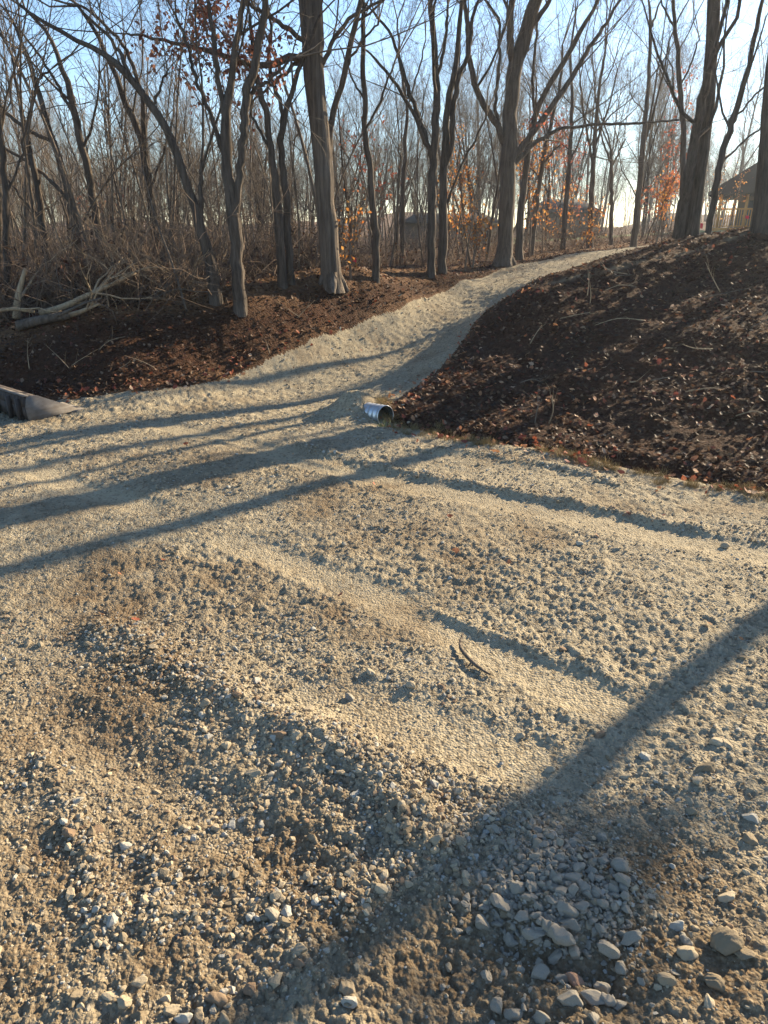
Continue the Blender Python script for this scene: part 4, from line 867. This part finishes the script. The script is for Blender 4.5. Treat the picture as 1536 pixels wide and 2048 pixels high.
# ------------------------------------------------------------------ loose stones large enough to single out
STN = [make_stone(f'stone_{i}', 4, 900 + i, 8 + i % 4) for i in range(8)]
STG = []
for m in STN:
    c = m.copy(); c.materials.clear(); c.materials.append(M['stone_grey']); STG.append(c)
SRD = STN[2].copy(); SRD.materials.clear(); SRD.materials.append(M['stone_red'])
def put_stone(px, py, wpx, hpx, me, label, group, up=.25):
    q = PZ(px, py + hpx * .25); D_ = np.linalg.norm(q - [0, 0, CAMZ]); r = wpx * .5 / F * D_ * 1.1; z = float(ground_z(q[:1], q[1:2])[0])
    o = link('stone', me, None, None, (q[0], q[1], z + r * up)); k = min(1.25, max(.75, hpx / wpx)); o.scale = (r, r * k, r * k * 1.15); o.rotation_euler = (rng.normal(0, .25), rng.normal(0, .25), rng.normal(0, .5))
    return tag(o, label, 'stone', group)
pile = [(900, 790, 95, 90), (790, 850, 85, 110), (690, 890, 105, 95), (920, 862, 110, 62), (965, 545, 95, 58), (925, 685, 72, 68), (1235, 615, 90, 72), (1205, 520, 90, 90), (1185, 660, 55, 75), (1110, 740, 52, 90), (735, 1115, 85, 85), (740, 1030, 45, 75), (880, 1140, 80, 52),
        (1290, 930, 110, 82), (1150, 990, 120, 72), (1230, 1080, 60, 90), (605, 630, 80, 110), (680, 640, 66, 75), (480, 710, 110, 92), (450, 260, 90, 72), (620, 450, 46, 90), (755, 390, 52, 60), (895, 375, 42, 42), (800, 350, 42, 42), (930, 615, 80, 60), (1000, 640, 92, 85), (980, 780, 70, 60), (720, 765, 62, 42), (710, 815, 60, 42),
        (620, 800, 72, 80), (375, 800, 82, 90), (470, 1300, 72, 80), (575, 1355, 82, 80), (1155, 1275, 82, 75), (1050, 1270, 110, 80), (930, 1290, 120, 100), (1120, 1190, 70, 80), (740, 1390, 92, 80), (1065, 1420, 52, 60), (830, 620, 60, 55), (860, 700, 55, 55), (790, 560, 50, 50), (690, 560, 50, 50), (560, 720, 60, 60), (650, 720, 55, 45),
        (1040, 560, 60, 50), (1090, 600, 55, 60), (1060, 680, 60, 70), (800, 740, 70, 60), (850, 480, 50, 60), (930, 440, 50, 45), (1040, 450, 50, 50), (700, 480, 45, 45), (560, 560, 60, 50), (520, 640, 50, 60), (940, 990, 60, 90), (840, 1010, 80, 60)]
put_stone(840 + 865 / 3.072, 1580 + 920 / 3.072, 44, 37, STG[1], 'biggest blocky grey stone of the loose pile in the foreground', 'loose stones of the foreground pile', .55)
put_stone(840 + 950 / 3.072, 1580 + 1150 / 3.072, 29, 25, SRD, 'reddish stone below the foreground pile of grey stones', 'loose stones of the foreground pile', .4)
for k, (a, b, w, h) in enumerate(pile):
    put_stone(840 + a / 3.072, 1580 + b / 3.072, w / 3.072, h / 3.072, STG[k % 8], 'rounded pale grey stone in the loose pile in the foreground', 'loose stones of the foreground pile', .35)
for k, (a, b, w) in enumerate([(347, 2020, 26), (402, 2025, 27), (278, 1965, 22), (460, 1970, 22), (432, 1995, 34), (597, 1932, 24), (545, 1827, 28), (452, 1490, 22), (507, 1550, 28), (695, 1975, 30), (155, 1990, 24), (278, 2028, 30), (368, 2038, 24), (445, 2035, 30), (700, 2005, 28), (500, 1975, 26), (540, 1990, 24), (250, 2005, 24), (220, 1990, 26), (330, 1990, 20),
                                   (1410, 1537, 32), (1378, 1622, 26), (1395, 1565, 24), (1448, 1882, 52), (1378, 1905, 36), (1373, 1878, 24), (1483, 1910, 30), (1240, 1930, 26), (1352, 1853, 24), (790, 1628, 24), (600, 1905, 26), (545, 1962, 20), (1455, 1795, 26), (1500, 1680, 28), (1435, 1485, 28), (1500, 1640, 26), (1200, 1468, 22), (1040, 1465, 20), (1125, 1300, 20), (1160, 1320, 16), (1450, 1490, 24), (1290, 1510, 22), (1250, 1550, 20), (870, 1575, 24), (830, 1590, 22),
                                   (1100, 1530, 22), (700, 1390, 22), (820, 1375, 22), (740, 1350, 20), (255, 1262, 16), (180, 1290, 18), (690, 1245, 16), (515, 1268, 16), (1196, 1240, 14), (1158, 1090, 15), (1450, 1085, 18), (620, 1420, 22), (380, 1340, 20), (300, 1330, 18), (350, 1360, 20), (560, 1480, 24), (650, 1510, 22), (1330, 1960, 30), (1425, 1960, 34), (1420, 2010, 24), (1180, 2030, 26)]):
    put_stone(a, b, w, w * .85, STN[k % 8], 'tan stone half sunk in the gravel, apart from the grey pile', 'single stones scattered over the gravel', .08)

# ------------------------------------------------------------------ culvert pipe
def culvert():
    ax = np.array([.66, -.75, .07]); ax /= np.linalg.norm(ax); c = np.array(MOUTH) - ax * .17
    R0 = .128
    root = empty('culvert_pipe', (c[0], c[1], c[2] - R0), 'short corrugated silver culvert pipe poking out of the gravel by the ditch', 'pipe')
    s1 = np.cross([0, 0, 1], ax); s1 /= np.linalg.norm(s1); s2 = np.cross(ax, s1); k = 40
    def shell(t0, t1, n, rf, flip):
        t = np.linspace(t0, t1, n); th = np.arange(k) * 2 * PI / k; r = rf(t)
        v = np.array([0, 0, R0]) + t[:, None, None] * ax + r[:, None, None] * (np.cos(th)[None, :, None] * s1 + np.sin(th)[None, :, None] * s2)
        i = np.arange(n - 1)[:, None] * k; j = np.arange(k)[None]; j2 = (j + 1) % k; q = np.stack([i + j, i + j2, i + k + j2, i + k + j], -1).reshape(-1, 4)
        return v.reshape(-1, 3), (q[:, ::-1] if flip else q)
    cor = lambda t: R0 + .0055 * np.cos(t * 2 * PI / .08)
    mb = MB(); v, q = shell(-.75, .17, 130, cor, False); mb.add(v, q); mb.build('corrugated_shell', M['galv'], root, True)
    mb = MB(); v, q = shell(-.75, .17, 130, lambda t: cor(t) - .008, True); mb.add(v, q); mb.build('lining', M['pipe_in'], root, True)
    mb = MB(); th = np.linspace(0, 2 * PI, 41); mb.tube(np.array([0, 0, R0]) + .17 * ax + (R0 + .001) * (np.cos(th)[:, None] * s1 + np.sin(th)[:, None] * s2), .0055, 6, False); mb.build('end_rim', M['galv'], root, True)
culvert()

def weed():
    b0 = np.array([MOUTH[0] + .05, MOUTH[1] - .20]); b0 = np.array([b0[0], b0[1], float(ground_z(b0[:1], b0[1:2])[0])]); R = np.random.default_rng(5)
    for k, (dx, dy, lab) in enumerate([(-.06, 0, 'small green weed tuft in front of the culvert pipe mouth'), (.22, .02, 'dry grey green weed clump right of the culvert pipe mouth')]):
        b = b0 + [dx, dy, 0]; b[2] = float(ground_z(b[:1], b[1:2])[0]); mb = MB(); n = 60; bb = np.stack([R.normal(0, .05, n), R.normal(0, .04, n), np.full(n, -.01)], -1); d = np.stack([R.normal(0, .6, n), R.normal(0, .6, n), np.ones(n)], -1)
        mb.strands(bb, d, R.uniform(.05, .15, n), np.full(n, .003), 3, .25, -.12); tag(mb.build('weed_tuft', M['weed' if k == 0 else 'grass'], None, False, b), lab, 'weed')
M['weed'] = mat_plain('green_weed', (.12, .16, .05), (.20, .22, .08), 20, .8)
weed()
# ------------------------------------------------------------------ loader bucket at the left edge
def bucket():
    corner = PZ(58, 836, .0); z0 = float(ground_z(corner[:1], corner[1:2], False)[0]); a = math.radians(50)
    root = empty('loader_bucket', (corner[0], corner[1], z0), 'worn steel loader bucket with a pointed side plate, on the gravel at left', 'bucket'); root.rotation_euler = (0, 0, a)
    W = 1.5; H = .335; L = .66; th = .018
    prof = [(0, .03), (.06, 0), (L, .045), (L + .02, .06), (.15, H), (.02, H), (-.015, .2)]
    for y0 in (0, W):
        mb = MB(); mb.prism([(x, y0, z) for x, z in prof], (0, th, 0)); mb.build('side_plate', M['steel'], root)
    mb = MB(); sh = [(.15, H - .006), (.022, H - .006), (-.012, .2), (.003, .032), (.06, .004), (L - .08, .045)]
    for (x0, zz0), (x1, zz1) in zip(sh[:-1], sh[1:]):
        d = np.array([x1 - x0, zz1 - zz0]); n = np.array([-d[1], d[0]]) / np.linalg.norm(d) * .012
        mb.prism([(x0, th + .003, zz0), (x1, th + .003, zz1), (x1 + n[0], th + .003, zz1 + n[1]), (x0 + n[0], th + .003, zz0 + n[1])], (0, W - th - .006, 0))
    mb.build('shell', M['rust'], root)
    mb = MB(); mb.prism([(L - .10, -.02, .03), (L + .05, -.02, .055), (L + .05, -.02, .07), (L - .10, -.02, .055)], (0, W + .05, 0)); mb.build('cutting_edge', M['steel'], root)
    mb = MB(); mb.box((-.012, .02, H + .001), (.05, W - .01, H + .014)); mb.build('top_rail', M['steel'], root)
    for y0 in (.12, .38, .75): mb = MB(); mb.box((-.075, y0, .02), (-.018, y0 + .03, H - .03)); mb.build('mount_rib', M['rust'], root)
bucket()

# ------------------------------------------------------------------ survey flags
def flag(px, py, Y, h, label, seed, sz=.11):
    q = P(px, py, Y); z = float(ground_z(q[:1], q[1:2], False)[0]); R = np.random.default_rng(seed); root = empty('survey_flag', (q[0], q[1], z), label, 'flag')
    mb = MB(); mb.tube([(0, 0, -.05), (.005, 0, h * .5), (0, .005, h)], .004, 5); mb.build('wire_stem', M['twig'], root)
    n = 6; t = np.linspace(0, 1, n); top = np.stack([t * sz, .02 * np.sin(t * 5), h - .01 - .25 * sz * t ** 2], -1); bot = top - [0, 0, sz * .8]; bot[:, 1] += .015 * np.cos(t * 6)
    mb = MB(); v = np.concatenate([top, bot, top + [0, .002, 0], bot + [0, .002, 0]]); qd = [(i, i + 1, n + i + 1, n + i) for i in range(n - 1)] + [(2 * n + i, 3 * n + i, 3 * n + i + 1, 2 * n + i + 1) for i in range(n - 1)]
    mb.add(v, qd); mb.build('pennant', M['flag'], root)
def hz(px, pytop, Y):      # height above ground of a point seen at (px, pytop)
    q = P(px, pytop, Y); return float(q[2] - ground_z(q[:1], q[1:2], False)[0])
flag(703, 552, 11.6, max(.25, hz(703, 545, 11.6)), 'small red survey flag right of the shaggy tree base', 1)
flag(1394, 450, 13.2, max(.25, hz(1394, 444, 13.2)), 'red survey flag between the twin trunks and the house porch', 2, .14)
flag(1490, 438, 12.2, max(.25, hz(1490, 430, 12.2)), 'red survey flag beside the massive dark trunk at the right edge', 3, .075)

# ------------------------------------------------------------------ houses
def porch_house():
    Y = 34; s = Y * S / ray(1460, 440)[1] / F            # metres per pixel there
    o = P(1421, 462, Y); zg = float(ground_z(o[:1], o[1:2], False)[0]); z0 = o[2]
    root = empty('porch_house', (o[0], o[1], zg), 'brown house on the hilltop with a grey hip roof and a timber railed porch', 'house'); root.rotation_euler = (0, 0, math.radians(-25)); dz = z0 - zg
    X = lambda px: (px - 1421) * s; Z = lambda py: dz + (462 - py) * s
    Wd = X(1509); D2 = 3.0
    mb = MB(); mb.box((0, 0, -.6), (Wd + 9, D2, Z(456))); mb.build('deck', M['wood'], root)
    for px in (1431, 1478, 1502, 1560, 1620):
        mb = MB(); mb.box((X(px) - .08, .05, Z(456)), (X(px) + .08, .21, Z(394))); mb.build('post', M['wood'], root)
    mb = MB(); mb.box((0, .02, Z(395)), (Wd + 9, .24, Z(388))); mb.build('eave_beam', M['trim'], root)
    for x0, x1, gx in ((0.0, Wd + 9, 0),):
        mb = MB(); mb.box((x0, .08, Z(423)), (x1, .17, Z(420))); mb.box((x0, .08, Z(454)), (x1, .17, Z(452)))
        n = int((x1 - x0) / .14)
        for i in range(n): mb.box((x0 + i * .14, .105, Z(452.5)), (x0 + i * .14 + .05, .145, Z(422.5)))
        mb.build('railing', M['wood'], root)
    mb = MB(); mb.box((X(1462), D2 + .01, -.6), (X(1462) + 13, D2 + 8, Z(392))); mb.build('wall', M['siding'], root)
    for px, w in ((1480, .9), (1545, 1.2), (1600, 1.2)):
        f = MB(); f.box((X(px), D2 - .06, Z(440)), (X(px) + w, D2, Z(402))); fo = f.build('window', M['siding'], root); g = MB(); g.box((X(px) + .07, D2 - .075, Z(438)), (X(px) + w - .07, D2 - .062, Z(404))); g.build('pane', M['glass'], fo)
    e = .35; x0, x1, y0, y1 = -e - .1, X(1462) + 13.5, -e, D2 + 8.4; zb = Z(391); hgt = (X(1537) - x0) * .72; r = (y1 - y0) / 2
    hgt = 4.4; rx0 = x0 + r * 1.05
    mb = MB(); v = [(x0, y0, zb), (x1, y0, zb), (x1, y1, zb), (x0, y1, zb), (rx0, (y0 + y1) / 2, zb + hgt), (x1 - .2, (y0 + y1) / 2, zb + hgt)]
    v += [(a, b, c - .14) for a, b, c in v[:4]]
    mb.add(v, [(0, 1, 5, 4), (2, 3, 4, 5), (0, 6, 7, 1), (1, 7, 8, 2), (2, 8, 9, 3), (3, 9, 6, 0), (6, 9, 8, 7)], [(3, 0, 4), (1, 2, 5)]); mb.build('roof', M['shingle'], root)
porch_house()
def far_house(pxl, pxr, pyb, pye, pyr, Y, wallm, label, wins):
    s = Y * S / ray((pxl + pxr) / 2, 450)[1] / F; o = P(pxl, pyb, Y); zg = float(ground_z(o[:1], o[1:2], False)[0]); root = empty('far_house', (o[0], o[1], zg), label, 'house')
    W = (pxr - pxl) * s; He = (o[2] - zg) + (pyb - pye) * s; Hr = He + (pye - pyr) * s; D2 = 8
    mb = MB(); mb.box((0, 0, -.5), (W, D2, He)); mb.build('wall', M[wallm], root)
    mb = MB(); e = .4; v = [(-e, -e, He + .02), (W + e, -e, He + .02), (W + e, D2 + e, He + .02), (-e, D2 + e, He + .02), (W * .12, D2 / 2, Hr), (W * .88, D2 / 2, Hr)]
    mb.add(v, [(0, 1, 5, 4), (2, 3, 4, 5), (0, 3, 2, 1)], [(3, 0, 4), (1, 2, 5)]); mb.build('roof', M['far_roof'], root)
    for f in wins:
        w = MB(); w.box((W * f, -.07, 1.0), (W * f + 1.1, -.003, 2.2)); wo = w.build('window', M[wallm], root); g = MB(); g.box((W * f + .08, -.085, 1.08), (W * f + 1.02, -.073, 2.12)); g.build('pane', M['glass'], wo)
far_house(812, 1000, 500, 450, 430, 38, 'siding', 'low brown house with a dark roof far behind the twin trunks and the oak', ())
far_house(1092, 1192, 484, 430, 402, 44, 'siding', 'brown house far beyond the drive behind the red leaved saplings', ())

# ------------------------------------------------------------------ light, sky, haze, camera
sd = Vector((math.sin(SUN_AZ) * math.cos(SUN_EL), math.cos(SUN_AZ) * math.cos(SUN_EL), math.sin(SUN_EL)))
L = bpy.data.lights.new('sun', 'SUN'); L.energy = 5.0; L.angle = math.radians(.5); L.color = (1.0, .83, .58)
so = bpy.data.objects.new('sun', L); COL.objects.link(so); so.rotation_euler = sd.to_track_quat('Z', 'Y').to_euler()
w = bpy.data.worlds.new('World'); scene.world = w; w.use_nodes = True
nt = w.node_tree; sky = nt.nodes.new('ShaderNodeTexSky'); sky.sky_type = 'NISHITA'; sky.sun_disc = False; sky.sun_elevation = SUN_EL; sky.sun_rotation = SUN_AZ
sky.air_density = 1.0; sky.dust_density = .15; sky.ozone_density = 3.2
nt.links.new(sky.outputs[0], nt.nodes['Background'].inputs[0]); nt.nodes['Background'].inputs[1].default_value = .085
def haze():  # thin air volume added in place of the blue lens glare
    mb = MB(); mb.box((-190, -30, -8), (190, 260, 32)); m = bpy.data.materials.new('thin_haze'); m.use_nodes = True; t = m.node_tree; t.nodes.clear()
    v = t.nodes.new('ShaderNodeVolumePrincipled'); o = t.nodes.new('ShaderNodeOutputMaterial'); t.links.new(v.outputs[0], o.inputs['Volume'])
    v.inputs['Color'].default_value = (.82, .9, 1, 1); v.inputs['Density'].default_value = .0006; v.inputs['Anisotropy'].default_value = .55
    tag(mb.build('haze', m), 'thin haze between the trees, added to stand in for lens glare', None, None, 'stuff')
haze()
cam = bpy.data.cameras.new('camera'); cam.sensor_fit = 'VERTICAL'; cam.sensor_height = 24; cam.sensor_width = 18; cam.lens = F / 2048 * 24; cam.clip_start = .05; cam.clip_end = 3000
co = bpy.data.objects.new('camera', cam); COL.objects.link(co); co.location = (0, 0, CAMZ); co.rotation_euler = (PI / 2 - TH, 0, 0); scene.camera = co
vs = scene.view_settings; vs.view_transform = 'Standard'; vs.look = 'None'; vs.gamma = 1; vs.exposure = 1.65
scene.cycles.max_bounces = 6; scene.cycles.diffuse_bounces = 3; scene.cycles.transparent_max_bounces = 8
